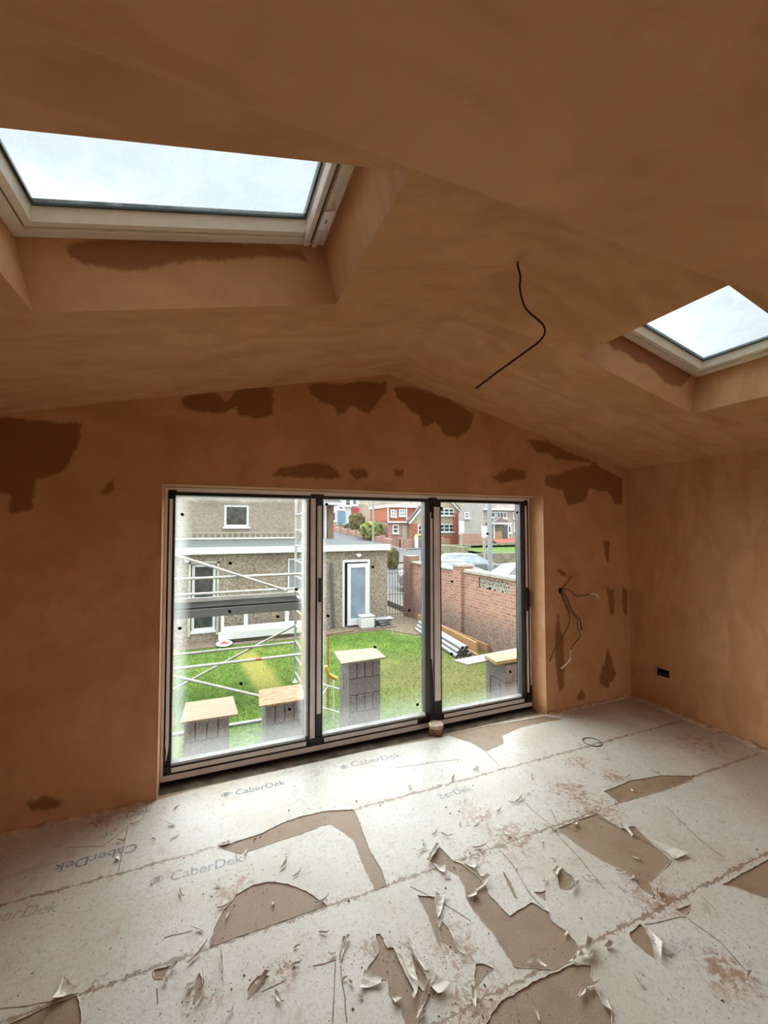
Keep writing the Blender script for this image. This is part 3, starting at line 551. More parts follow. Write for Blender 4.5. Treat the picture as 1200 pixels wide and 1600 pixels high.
# ceiling: two slopes with rooflight wells, the vertical infill and the flat part
nl = 1/math.hypot(1, S)
def PL(x, y, h): return (x - S*nl*h, y, ZE+(x-XL2)*S + nl*h)
XL2 = 2*XA-XR
def PR(x, y, h): return (x + S*nl*h, y, ZE+(XR-x)*S + nl*h)
HT = .33
SKL = (-.333, .888, -2.12, -1.27)        # x0,x1,y0,y1 of the left well
SKR = (2*XA-.888-.012, 3.683, -2.12, -1.255)
ce = MB()
def slab(fn, xa, xb, ya, yb, sgn):
    def g(a, b, h): return fn(a, b, h)
    ce.prism([(xa, ya), (xb, ya), (xb, yb), (xa, yb)], g, 0, HT)
x0, x1, y0, y1 = SKL
slab(PL, XL2-.3, x0, YF, .0, 1); slab(PL, x1, XA, YF, .0, 1); slab(PL, x0, x1, YF, y0, 1); slab(PL, x0, x1, y1, .0, 1)
x0, x1, y0, y1 = SKR
slab(PR, XA, x0, YF, .0, 1); slab(PR, x1, XR+.3, YF, .0, 1); slab(PR, x0, x1, YF, y0, 1); slab(PR, x0, x1, y1, .0, 1)
ce.box(XA-.12, XA+.12, YF, 0, ZA+.2, ZA+.4)
ce.box(XL-.3, XR+.3, YF-.1, YF-.001, ZE+.01, 3.9)
ce.box(XL-.3, XR+.3, YR-.3, YF, ZE-.001, ZE+.25)
ce.box(XL-.6, XR+.6, YF, T+.1, 4.0, 4.02) if False else None
# damp-marked skins on the two far well faces
for (fn, (x0, x1, y0, y1)) in ((PL, SKL), (PR, SKR)):
    nx, nh = 110, 28; v = []
    for i in range(nx+1):
        for k in range(nh+1):
            p = fn(x0+(x1-x0)*i/nx, -1.27, .30*k/nh); v.append((p[0], y1-.001, p[2]))
    ce.add(v, [(i*(nh+1)+k, (i+1)*(nh+1)+k, (i+1)*(nh+1)+k+1, i*(nh+1)+k+1) for i in range(nx) for k in range(nh)])
ceiling = struct(ce.build('ceiling', M['plaster']))
me = ceiling.data; n = len(me.vertices); co = np.empty(n*3); me.vertices.foreach_get('co', co); co = co.reshape(-1, 3); vv = np.zeros(n)
for yy in (-1.271, -1.256):
    on = np.abs(co[:, 1]-yy) < 2e-4
    P = co[on][:, [0, 2]]; s = np.full(len(P), -1.0)
    for p in WELL_STAINS: s = np.maximum(s, signed(p, P))
    vv[on] = np.clip(.5+s/.16, 0, 1)
a = me.attributes.new('stain', 'FLOAT', 'POINT'); a.data.foreach_set('value', vv)

# rooflights
def rooflight(name, fn, rect, bar_side, label_tag):
    x0, x1, y0, y1 = rect
    w = thing(name, '', 'window'); del w['label']; del w['category']; w['kind'] = 'structure'
    def frame(xa, xb, ya, yb, wd, h0, h1, nm, mat, par, slope=0):
        mb = MB()
        def ringpt(t, h): return [(xa+t, ya+t), (xb-t, ya+t), (xb-t, yb-t), (xa+t, yb-t)]
        o4 = ringpt(0, 0); i4 = ringpt(wd, 0); i5 = ringpt(wd+slope, 0)
        v = [fn(*p, h0) for p in o4]+[fn(*p, h0) for p in i4]+[fn(*p, h1) for p in i5]+[fn(*p, h1) for p in o4]
        f = []
        for k in range(4):
            j = (k+1) % 4
            f += [(k, j, j+4, k+4), (k+4, j+4, j+8, k+8), (k+8, j+8, j+12, k+12), (k+12, j+12, j, k)]
        mb.add(v, f); return mb.build(nm, mat, par)
    frame(x0, x1, y0, y1, .045, .295, .40, 'lining', M['cream'], w)
    frame(x0+.045, x1-.045, y0+.045, y1-.045, .006, .315, .40, 'shadow_gap', M['dark'], w)
    sa = frame(x0+.05, x1-.05, y0+.05, y1-.05, .028, .305, .37, 'sash', M['cream'], w, .022)
    frame(x0+.098, x1-.098, y0+.098, y1-.098, .008, .352, .375, 'gasket', M['gasket'], sa)
    g = MB(); g.prism([(x0+.095, y0+.095), (x1-.095, y0+.095), (x1-.095, y1-.095), (x0+.095, y1-.095)], fn, .36, .372)
    g.build('glass_pane', M['skyglass'], sa)
    # ventilation bar along the ridge side
    mb = MB(); xb = x1 if bar_side > 0 else x0; s_ = -1 if bar_side > 0 else 1
    mb.prism([(xb+s_*.050, y0+.05), (xb+s_*.072, y0+.05), (xb+s_*.072, y1-.03), (xb+s_*.050, y1-.03)], fn, .262, .30)
    mb.prism([(xb+s_*.086, y0+.05), (xb+s_*.108, y0+.05), (xb+s_*.108, y1-.03), (xb+s_*.086, y1-.03)], fn, .268, .31)
    b = mb.build('ventilation_bar', M['bar'], w, .003)
    b['label'] = 'pale ventilation flap bar'
    mb = MB(); mb.prism([(xb+s_*.0722, y0+.05), (xb+s_*.0858, y0+.05), (xb+s_*.0858, y1-.035), (xb+s_*.0722, y1-.035)], fn, .284, .31)
    mb.build('bar_groove', M['sill'], b)
    if label_tag:
        mb = MB(); mb.prism([(xb+s_*.034, y1-.30), (xb+s_*.078, y1-.29), (xb+s_*.078, y1-.17), (xb+s_*.034, y1-.18)], fn, .254, .259)
        t_ = mb.build('paper_tag', M['tagpaper'], b); t_['label'] = 'small white paper tag'
        mb = MB(); mb.prism([(xb+s_*.052, y1-.245), (xb+s_*.060, y1-.243), (xb+s_*.060, y1-.222), (xb+s_*.052, y1-.224)], fn, .2525, .254)
        mb.build('printed_mark', M['ink'], b)
    return w
rooflight('window_1', PL, SKL, 1, True)
rooflight('window_2', PR, SKR, -1, False)

# ------------------------------------------------------------------ floor
fb = MB()
fb.box(XL-.2, XR+.2, YR-.2, .045, -.022, 0)
floor = struct(fb.build('floor', M['chip']))
sb = MB(); sb.box(XL-.2, XR+.2, .045, T, -.3, -.03); sb.box(XL-.2, XR+.2, YR-.2, .045, -.3, -.022)
o = sb.build('sill_timber', M['sill'], floor); o['label'] = 'dark dirty timber between floor edge and door frame'
# protective film with torn-out areas, laid as real sheets
def roughen(poly, amp=.005, step=.02, seed=0):
    out = []
    for i in range(len(poly)):
        a = Vector(poly[i]); b = Vector(poly[(i+1) % len(poly)]); n = max(1, int((b-a).length/step))
        for k in range(n):
            p = a.lerp(b, k/n)
            d = Vector((noise.noise(Vector((p.x*45+seed, p.y*45, 0))), noise.noise(Vector((p.x*45, p.y*45+9+seed, 3)))))
            out.append(p + d*amp)
    return out
def cdt_mesh(outer, holes, z=0.0, extra=()):
    vs = list(outer); ed = [(i, (i+1) % len(outer)) for i in range(len(outer))]
    for h in holes:
        o_ = len(vs); vs += h; ed += [(o_+i, o_+(i+1) % len(h)) for i in range(len(h))]
    vs += list(extra)
    r = geometry.delaunay_2d_cdt(vs, ed, [], 1, 1e-5)
    return r[0], r[2]
outer = roughen([(XL, .012), (XL, YR), (XR, YR), (XR, 0), (3.35, 0), (2.75, .03), (2.2, .0), (1.5, .04), (.8, .035), (.3, .03), (.02, .0)], .006, .03)
holes = [roughen(p, .006, .012, i) for i, p in enumerate(BARE.values())]
vs, fs = cdt_mesh(outer, [])
# triangulate film with the holes as constraints, then drop triangles inside a hole
allv = list(outer); ed = [(i, (i+1) % len(outer)) for i in range(len(outer))]
for h in holes:
    o_ = len(allv); allv += h; ed += [(o_+i, o_+(i+1) % len(h)) for i in range(len(h))]
r = geometry.delaunay_2d_cdt(allv, ed, [], 1, 1e-5)
V2 = r[0]; F2 = [f for f in r[2] if len(f) == 3]
C = np.array([[(V2[a].x+V2[b].x+V2[c].x)/3, (V2[a].y+V2[b].y+V2[c].y)/3] for a, b, c in F2])
inside = np.zeros(len(C), bool)
for h in holes: inside |= signed([(p.x, p.y) for p in h], C) > 0
fm = MB(); zf = .0016
keep = [f for f, i in zip(F2, inside) if not i]
fm.add([(p.x, p.y, zf) for p in V2], keep)
film = fm.build('protective_film', M['film'], floor); film['label'] = 'torn white printed film stuck over the chipboard'
# torn edge: thin lifted rim along every bare patch
rm = MB()
for i, h in enumerate(holes):
    pts = [(p.x, p.y, .0022+.0015*abs(noise.noise(Vector((p.x*30, p.y*30, i))))) for p in h]
    rad = [.0010+.0022*max(0, noise.noise(Vector((p[0]*18, p[1]*18, 4)))) for p in pts]
    rm.tube(pts+[pts[0]], rad+[rad[0]], 5, False)
o = rm.build('torn_edge', M['paper'], film)
cm = MB()
for c in CREASES:
    pts = []
    for a, b in zip(c[:-1], c[1:]):
        a, b = Vector(a), Vector(b); n = max(2, int((b-a).length/.03))
        for k in range(n):
            p = a.lerp(b, k/n); pts.append((p.x+.006*noise.noise(Vector((p.x*20, p.y*20, 1))), p.y+.006*noise.noise(Vector((p.x*20, p.y*20, 7)))))
    pts.append(c[-1])
    for i in range(len(pts)-1):
        a, b = Vector(pts[i]), Vector(pts[i+1]); d = (b-a).normalized(); nn = Vector((-d.y, d.x))
        w = .0016+.0016*abs(noise.noise(Vector((a.x*25, a.y*25, 2))))
        cm.add([(*(a-nn*w), .0024), (*(b-nn*w), .0024), (*(b+nn*w), .0024), (*(a+nn*w), .0024)], [(0, 1, 2, 3)])
cm.build('crease', M['crack'], film)
# printed lettering on the film
def lettering(txt, x, y, rot, width, par, mat, name='printed_lettering'):
    cu = bpy.data.curves.new(name, 'FONT'); cu.body = txt; cu.size = 1; cu.offset = .012
    ob = bpy.data.objects.new(name, cu); COL.objects.link(ob); bpy.context.view_layer.update()
    me = bpy.data.meshes.new_from_object(ob.evaluated_get(bpy.context.evaluated_depsgraph_get()))
    xs = [v.co.x for v in me.vertices]; s = width/(max(xs)-min(xs))
    for v in me.vertices: v.co = Vector(((v.co.x-min(xs))*s, v.co.y*s*1.05, 0))
    me.transform(Matrix.Translation((x, y, .0027)) @ Matrix.Rotation(rot, 4, 'Z'))
    bpy.data.objects.remove(ob); bpy.data.curves.remove(cu)
    me.materials.clear(); me.materials.append(mat)
    o = bpy.data.objects.new(name, me); COL.objects.link(o); o.parent = par; return o
def faint(a, nm):
    m, N, L, P = new_mat(nm); t = N.new('ShaderNodeTexCoord')
    P.inputs['Base Color'].default_value = (.26, .31, .36, 1); P.inputs['Roughness'].default_value = .6
    n_ = noise_node(N, L, 40, 4, t.outputs['Object'], .8); L.new(smooth(N, L, n_.outputs['Fac'], .25, .75, a*.3, a), P.inputs['Alpha']); return m
inks = [faint(.95, 'worn_ink'), faint(.55, 'worn_ink_faint'), faint(.32, 'worn_ink_ghost')]
for i, (tx_, x, y, rot, w, _) in enumerate(TEXTS):
    o = lettering(tx_, x, y, rot, w, film, inks[(0, 1, 1, 0, 1, 1, 2, 2)[i]]); o['label'] = 'worn grey printed lettering'
    if i in (0, 1, 4):
        ln = MB()
        for off, l in ((-.035, 1.2), (-.075, .9)):
            d = Vector((math.cos(rot), math.sin(rot))); nn = Vector((-d.y, d.x)); a = Vector((x, y))+nn*off-d*.1; b = a+d*w*l
            ln.add([(*a, .0026), (*b, .0026), (*(b+nn*.0025), .0026), (*(a+nn*.0025), .0026)], [(0, 1, 2, 3)])
        ln.build('printed_line', inks[2], film)
for i, (x, y, rot, w, _) in enumerate(LOGOS):
    lg = MB(); cx, cy, r_ = x+w/2, y+.022, w*.42; n = 28
    ring = [(cx+r_*math.cos(2*math.pi*k/n), cy+r_*.8*math.sin(2*math.pi*k/n), .0027) for k in range(n)] + [(cx+r_*.78*math.cos(2*math.pi*k/n), cy+r_*.6*math.sin(2*math.pi*k/n), .0027) for k in range(n)]
    lg.add(ring, [(k, (k+1) % n, (k+1) % n+n, k+n) for k in range(n)])
    for dx in (-.35, -.02, .3):
        lg.add([(cx+dx*r_-.005, cy-.5*r_, .0027), (cx+dx*r_+.006, cy-.5*r_, .0027), (cx+dx*r_*.8+.006, cy+.55*r_, .0027), (cx+dx*r_*.8-.005, cy+.55*r_, .0027)], [(0, 1, 2, 3)])
    lg.build('printed_logo', inks[0 if i == 0 else 1], film)
# curled scraps
def scrap(poly, h, label, group=None):
    P_ = [Vector(p) for p in poly]; A = np.array(poly); c = A.mean(0)
    u_, s_, vt = np.linalg.svd(A-c); ax = vt[0]; ay = vt[1]
    ext = max(1e-4, np.abs((A-c)@ay).max())
    P2 = roughen([tuple(p) for p in poly], .0015, .02)
    xs = A[:, 0]; ys = A[:, 1]; extra = []
    step = max(.008, ext*.35)
    gx = np.arange(xs.min(), xs.max(), step); gy = np.arange(ys.min(), ys.max(), step)
    G = np.array([[a, b] for a in gx for b in gy]) if len(gx) and len(gy) else np.zeros((0, 2))
    if len(G):
        sd = signed([(p.x, p.y) for p in P2], G); extra = [Vector(g) for g, s in zip(G, sd) if s > .002]
    n0 = len(P2)
    r = geometry.delaunay_2d_cdt(P2+extra, [(i, (i+1) % n0) for i in range(n0)], [], 1, 1e-5)
    V = r[0]; 
    lx = np.abs((A-c)@ax).max()
    o_ = thing('film_scrap', label, 'film scrap', (float(c[0]), float(c[1]), zf), group) if False else None
    mb = MB(); vs = []
    for p in V:
        q = np.array([p.x, p.y])-c; a = (q@ay)/ext; b = (q@ax)/lx
        z = zf+.003 + h*(.55*(a*a) + .45*abs(b)**1.5*(1 if b > 0 else .3)) + .004*noise.noise(Vector((p.x*40, p.y*40, h*99)))
        vs.append((p.x, p.y, max(z, zf+.0012)))
    cen = [f for f in r[2]]
    C_ = np.array([[sum(V[i].x for i in f)/len(f), sum(V[i].y for i in f)/len(f)] for f in cen])
    ins = signed([(p.x, p.y) for p in P2], C_) > 0
    mb.add(vs, [f for f, k in zip(cen, ins) if k], False)
    ob = mb.build('film_scrap', M['paper'])
    ob.location = (float(c[0]), float(c[1]), 0); ob.data.transform(Matrix.Translation((-float(c[0]), -float(c[1]), 0)))
    sol = ob.modifiers.new('thickness', 'SOLIDIFY'); sol.thickness = .0012; sol.offset = 1
    tag(ob, label, 'film scrap', group); return ob
for poly, h, label in SCRAPS: scrap(poly, h, label)
# slivers: many small curled strips that nothing tells apart
protos = []
for k in range(5):
    L_ = .025+.012*k; w = .006+.002*(k % 3)
    mb = MB(); n = 7; v = []
    for i in range(n+1):
        t = i/n; x = (t-.5)*L_; z = .0025+.012*(t-.3)**2*(1+k*.4); ww = w*(.25+math.sin(math.pi*min(1, t*1.1+.05)))*.6; y = .006*math.sin(3*t+k)
        v += [(x, y-ww, z+.002), (x, y, z), (x, y+ww, z+.004)]
    mb.add(v, [(i*3+j, (i+1)*3+j, (i+1)*3+j+1, i*3+j+1) for i in range(n) for j in range(2)])
    protos.append(mb)
random.seed(21)
first = {}
spots = []
for k in range(95):
    cx, cy, r_ = random.choice([(1.9, -1.25, .5), (1.2, -1.75, .5), (2.6, -1.25, .6), (.5, -1.4, .45), (2.2, -1.8, .5), (3.2, -1.0, .7), (2.0, -.9, .6), (.4, -.9, .5), (-.1, -.3, .25)])
    spots.append((cx+random.uniform(-r_, r_), cy+random.uniform(-r_, r_)*.7))
for k, (x, y) in enumerate(spots):
    if not (XL+.1 < x < XR-.1 and -2.6 < y < -.1): continue
    i = k % 5
    if i not in first: o = protos[i].build('film_sliver', M['paper']); first[i] = o; sl = o.modifiers.new('thickness', 'SOLIDIFY'); sl.thickness = .0008; sl.offset = 1
    else: o = first[i].copy(); COL.objects.link(o)
    o.location = (x, y, zf-.0005); o.rotation_euler = (0, 0, random.uniform(0, 6.28)); s_ = random.uniform(.7, 1.4); o.scale = (s_, s_, s_)
    tag(o, 'tiny curled white film sliver lying loose on the torn floor film', 'film sliver', 'tiny film slivers scattered over the floor')
# crumbs of plaster: uncountable
cb = MB(); random.seed(4)
for k in range(2600):
    if k % 3 == 0:
        yy = random.choice([-.605, -1.222, -1.845, -2.47])+random.gauss(0, .02); xx = random.uniform(-1, 4.5)
    elif k % 3 == 1:
        d = random.choice(DIRT); xx = random.gauss(d[0], d[2]*.5); yy = random.gauss(d[1], d[2]*.4)
    else: xx = random.uniform(-1, 4.5); yy = random.uniform(-2.5, -.02)
    if not (XL < xx < XR-.02 and -2.6 < yy < 0): continue
    s_ = random.uniform(.0012, .004)*(1 if random.random() < .93 else 2); a = random.uniform(0, 3)
    c, s2 = math.cos(a)*s_, math.sin(a)*s_; z = zf
    cb.add([(xx+c, yy+s2, z), (xx-s2*.7, yy+c*.7, z), (xx-c, yy-s2, z), (xx+s2*.7, yy-c*.7, z), (xx, yy, z+s_*.9)], [(0, 1, 4), (1, 2, 4), (2, 3, 4), (3, 0, 4)])
o = cb.build('plaster_crumbs', plain('plaster_crumbs', (.30, .17, .10), .9, var=.5, scale=60)); tag(o, 'brown plaster crumbs strewn over the floor film', 'debris', kind='stuff')

# ------------------------------------------------------------------ triple glazed door unit
door = thing('door_1', '', ''); del door['label']; del door['category']; door['kind'] = 'structure'
YD = .20
fr = MB()
fr.box(0, .022, YD, YD+.12, -.02, DH); fr.box(DW-.0, DW+.0, YD, YD, 0, 0)
fr.box(DW-.022, DW, YD, YD+.12, -.02, DH); fr.box(.022, DW-.022, YD, YD+.12, DH-.045, DH); fr.box(.022, DW-.022, YD, YD+.12, .005, .05)
fr.box(0, DW, YD+.02, YD+.12, -.3, .005)
frame = fr.build('outer_frame', M['black'], door)
tp = MB()
tp.box(.001, .018, YD-.002, YD, .03, DH-.002); tp.box(DW-.016, DW-.001, YD-.002, YD, .22, DH-.002)
tp.box(.0, DW, YD-.003, YD, DH-.036, DH-.004); tp.box(.0, DW, YD-.004, YD, .006, .046)
o = tp.build('film_strip', M['tape'], frame); o['label'] = 'light grey protective film strip'
panes = [(.069, 1.056), (1.197, 2.167), (2.342, 3.281)]
sash_x = [(.024, 1.138), (1.142, 2.250), (2.254, 3.376)]
ZB, ZT = .135, 2.088
fog = [((.13, .42), (.08, .30), (.11, .25), (.03, .40)), ((.06, .35), (.03, .2), (.13, .18), (.025, .3)), ((.03, .22), (.03, .15), (.08, .16), (.015, .2))]
for k, ((ga, gb), (sa, sb_)) in enumerate(zip(panes, sash_x)):
    s_ = MB(); s_.box(sa, ga, YD+.005, YD+.085, .052, DH-.047); s_.box(gb, sb_, YD+.005, YD+.085, .052, DH-.047)
    s_.box(ga, gb, YD+.005, YD+.085, ZT, DH-.047); s_.box(ga, gb, YD+.005, YD+.085, .052, ZB-.03)
    sash = s_.build('sash', M['black'], door, .002)
    b_ = MB()
    b_.box(ga, gb, YD+.008, YD+.045, ZB-.03, ZB-.013)
    b_.add([(ga, YD+.012, ZB-.010), (gb, YD+.012, ZB-.010), (gb, YD+.04, ZB), (ga, YD+.04, ZB)], [(0, 1, 2, 3)])
    bb = b_.build('glazing_bead', M['bead'], sash); bb['label'] = 'light grey glazing bead along the bottom'
    if k < 3:
        d_ = MB(); d_.box(gb-.002, gb+(.016 if k == 0 else .042), YD+.002, YD+.045, ZB, ZT); e = d_.build('glazing_bead', M['bead' if k == 0 else 'graph'], sash)
        e['label'] = 'dark grey side glazing bead' if k else 'light grey side glazing bead'
    t_ = MB()
    if k == 0:
        t_.box(.030, .052, YD-.001, YD+.005, .26, ZT-.03); t_.box(1.090, 1.130, YD-.001, YD+.005, .11, ZT+.0)
        t_.box(.060, 1.06, YD-.001, YD+.005, .060, .092)
        t_.add([(.030, YD-.001, .26), (.052, YD-.001, .26), (.048, YD-.001, .22), (.036, YD-.001, .15), (.034, YD-.001, .16), (.036, YD-.001, .22)], [(0, 1, 2, 3, 4, 5)])
    elif k == 1:
        t_.box(1.146, 1.182, YD-.001, YD+.005, .30, ZT-.06); t_.box(1.21, 2.08, YD-.001, YD+.005, .060, .092)
        t_.add([(2.232, YD-.001, ZT-.16), (2.247, YD-.001, ZT-.16), (2.247, YD-.001, .30), (2.240, YD-.001, .20), (2.246, YD-.001, .28), (2.243, YD-.001, .42), (2.232, YD-.001, .58)], [tuple(range(7))[::-1]])
        t_.box(2.222, 2.232, YD-.001, YD+.005, .62, ZT-.1)
    else:
        t_.box(2.262, 2.325, YD-.001, YD+.005, .23, ZT-.05); t_.box(2.36, 3.30, YD-.001, YD+.005, .060, .092)
        t_.box(3.345, 3.366, YD-.001, YD+.005, .15, ZT-.02)
    q = t_.build('film_strip', M['tape'], sash); q['label'] = 'light grey protective film strip'
    g_ = MB(); g_.box(ga-.005, gb+.005, YD+.045, YD+.049, ZB-.02, ZT+.005)
    g_.build('glass_pane', fogged_glass_mat('fogged_glass', *fog[k]), sash)
    d_ = MB(); random.seed(30+k)
    spk = [[(.115, 1.945), (.46, 1.565), (.11, 1.09), (.46, 1.19), (.83, 1.12), (.98, 1.33), (.55, .62), (.93, .36)], [(1.235, 2.045), (1.66, 1.49), (1.25, 1.09), (2.02, 1.08), (1.68, .78), (2.10, .21)], [(2.37, 2.03), (3.28, 2.0), (2.48, 1.32), (2.92, 1.23), (2.47, .63), (3.16, .37), (2.90, 1.78)]][k]
    for (x, z) in spk: d_.box(x-.012, x+.012, YD+.036, YD+.045, z-.010, z+.010, ry=random.uniform(0, 1.5))
    q = d_.build('spacer_dot', M['dark'], sash); q['label'] = 'small black packing dots stuck to the glass'
cp = MB()
for (x, w0, w1) in ((.022, .0, .055), (1.140, .055, .06), (2.252, .045, .04), (DW-.022, .05, .0)):
    cp.box(x-w0, x+w1, YD-.006, YD+.004, ZT+.005, DH-.024)
    cp.box(x-w0*.9, x+w1*.9, YD-.005, YD+.004, .052, .11)
o = cp.build('corner_cover', M['black'], frame); o['label'] = 'black frame left uncovered by the grey film'
h_ = MB(); h_.box(3.352, 3.372, YD-.03, YD-.004, 1.02, 1.18); h_.box(3.345, 3.378, YD-.012, YD+.004, .98, 1.22); h_.box(3.33, 3.36, YD-.03, YD-.018, 1.14, 1.17)
h_.build('door_handle', M['black'], door, .003)
h_ = MB(); h_.box(1.155, 1.178, YD-.012, YD+.004, 1.22, 1.42); h_.build('hinge', M['black'], door, .002)

# ------------------------------------------------------------------ loose things in the room
t_ = thing('round_tin', 'small round rusty tin with a pale lid on the floor in front of the door', 'tin', (2.205, .078, 0))
mb = MB(); mb.lathe((2.205, .078, 0), [(.050, -.0), (.060, .004), (.064, .02), (.062, .045), (.058, .062)], 28); child(mb.build('body', M['tin']), t_)
mb = MB(); mb.lathe((2.205, .078, 0), [(.063, .060), (.065, .064), (.065, .086), (.060, .091), (.052, .092), (.050, .089), (.02, .090)], 28); child(mb.build('lid', M['tinlid']), t_)

def smooth_path(pts, n=6):
    P_ = [Vector(p) for p in pts]; out = []
    for i in range(len(P_)-1):
        a, b, c, d = P_[max(0, i-1)], P_[i], P_[i+1], P_[min(len(P_)-1, i+2)]
        for k in range(n):
            t = k/n; out.append(.5*((2*b)+(-a+c)*t+(2*a-5*b+4*c-d)*t*t+(-a+3*b-3*c+d)*t**3))
    return out+[P_[-1]]
pth = [[1.71,-1.651,3.162],[1.695,-1.671,3.119],[1.690,-1.692,3.057],[1.672,-1.707,2.996],[1.668,-1.724,2.933],[1.674,-1.746,2.868],[1.7,-1.776,2.818],[1.721,-1.804,2.773],[1.713,-1.821,2.728],[1.677,-1.826,2.681],[1.616,-1.82,2.633],[1.537,-1.807,2.573],[1.46,-1.794,2.515],[1.369,-1.775,2.442]]
mb = MB(); mb.tube(smooth_path(pth), .0048, 8)
tag(mb.build('lighting_cable', M['cable']), 'thin dark cable dangling in an S curve from the ceiling ridge', 'cable')
w_ = thing('socket_cables', 'cluster of brown and grey cables sprouting from the wall right of the door', 'cable', (3.61, 0, 1.20))
mb = MB(); mb.lathe((0, 0, 0), [(.028, 0), (.030, .002), (.020, .003)], 16)
o = mb.build('wall_hole', M['dark']); o.data.transform(Matrix.Translation((3.61, -.001, 1.20)) @ Matrix.Rotation(math.pi/2, 4, 'X')); child(o, w_)
def wire(pts, r, mat, nm, par=w_):
    m_ = MB(); m_.tube(smooth_path(pts), r, 7); return child(m_.build(nm, mat), par)
wire([(3.61, -.002, 1.21), (3.66, -.05, 1.22), (3.75, -.06, 1.15), (3.86, -.06, 1.145), (3.96, -.06, 1.155)], .0055, M['red_cable'], 'cable')
c_ = wire([(3.95, -.06, 1.155), (3.99, -.06, 1.155), (4.04, -.06, 1.14), (4.08, -.05, 1.10)], .006, M['core'], 'cable_core'); c_['label'] = 'stripped cream cable end'
wire([(3.62, -.002, 1.20), (3.63, -.07, 1.12), (3.66, -.08, 1.03), (3.72, -.08, .96), (3.78, -.08, .90), (3.80, -.08, .80)], .008, M['grey_cable'], 'cable')
wire([(3.61, -.002, 1.19), (3.62, -.06, 1.10), (3.67, -.06, .99), (3.76, -.06, .91), (3.77, -.06, .82), (3.80, -.06, .74), (3.72, -.06, .67), (3.67, -.06, .62)], .0045, M['grey_cable'], 'cable')
wire([(3.61, -.002, 1.18), (3.64, -.04, 1.05), (3.67, -.05, .96), (3.66, -.05, .86), (3.54, -.05, .71), (3.47, -.03, .60), (3.44, -.02, .52)], .0055, M['red_cable'], 'cable')
wire([(3.62, -.002, 1.22), (3.68, -.02, 1.28), (3.73, -.02, 1.33), (3.77, -.01, 1.335)], .005, M['red_cable'], 'cable')
wire([(3.67, -.06, .62), (3.66, -.06, .57), (3.66, -.06, .53)], .005, M['core'], 'cable_core')
c_ = wire([(3.66, -.06, .53), (3.62, -.06, .49), (3.55, -.05, .44)], .0085, M['core'], 'cable_core'); c_['label'] = 'stripped cream cable end'
s_ = thing('socket_box', 'open metal socket back box with stub wires low on the right wall', 'socket box', (XR, -.36, .36))
mb = MB()
mb.box(XR-.004, XR+.0, -.31, -.29, .31, .41)
mb.box(XR-.022, XR-.004, -.305, -.29, .31, .41); 
child(mb.build('back_box', M['metal']), s_)
mb = MB(); mb.box(XR-.006, XR-.0042, -.42, -.305, .325, .395); child(mb.build('box_opening', M['dark']), s_)
for k in range(4): wire([(XR-.006, -.33-.02*k, .35+.01*(k % 2)), (XR-.03, -.34-.02*k, .36), (XR-.035, -.36-.022*k, .345)], .005, M['cable'] if k % 2 else M['grey_cable'], 'wire_stub', s_)
rb = MB(); n = 40
rb.tube([(3.36+.072*math.cos(2*math.pi*k/n), -.57+.072*math.sin(2*math.pi*k/n), .005) for k in range(n+1)], .003, 6, False)
tag(rb.build('wire_ring', M['grey_cable']), 'thin dark ring lying on the floor film towards the right wall', 'ring')

# ================================================================== the garden
G = -1.15
gm = MB(); gm.box(-9, 6.7, T, 8.9, G-.3, G)
garden = struct(gm.build('ground', M['grass']))
yd = MB(); yd.box(-30, 34, -40, YR-.3, -.5, -.35); struct(yd.build('ground', M['path']))  # unseen ground added behind the room, cuts upward light on the ceiling
tm = MB(); tm.box(-4, 6.4, 8.15, 8.9, G-.02, G+.015); tm.prism([(5.0, 8.2), (5.6, 7.3), (6.5, 6.9), (6.5, 11), (5.46, 11), (5.46, 8.9)], lambda a, b, h: (a, b, h), G-.02, G+.02)
o = tm.build('trodden_soil', M['soil'], garden); o['label'] = 'bare trodden soil and rubble along the outbuilding'
random.seed(11); gb_ = MB()
for k in range(26000):
    x = random.uniform(-1.5, 6.4); y = 2.3+random.random()**.8*5.75
    if (.4 < x < 2.0 and 1.9 < y < 2.5) or (1.2 < x < 1.9 and 2.95 < y < 3.5) or y > 8.05 or x > 6.3 or (x > 5.4 and y > 4.9) or (x > 5.3 and y > 7.0): continue
    h = random.uniform(.02, .05)*(1.3 if noise.noise(Vector((x, y, 0))) > 0 else .8); a = random.uniform(0, 3.14); w = .006
    if math.hypot(x-4.6, y-4.2) < 1.6 and random.random() < .7: continue
    if abs(x+.11*y-1.92) < .32 and 4.3 < y < 7.4 and random.random() < .85: continue
    dx, dy = math.cos(a)*w, math.sin(a)*w; lx, ly = random.uniform(-.02, .02), random.uniform(-.02, .02)
    gb_.add([(x-dx, y-dy, G), (x+dx, y+dy, G), (x+lx, y+ly, G+h)], [(0, 1, 2)])
tag(gb_.build('grass', M['blade']), 'short green grass blades of the back lawn', 'grass', kind='stuff')

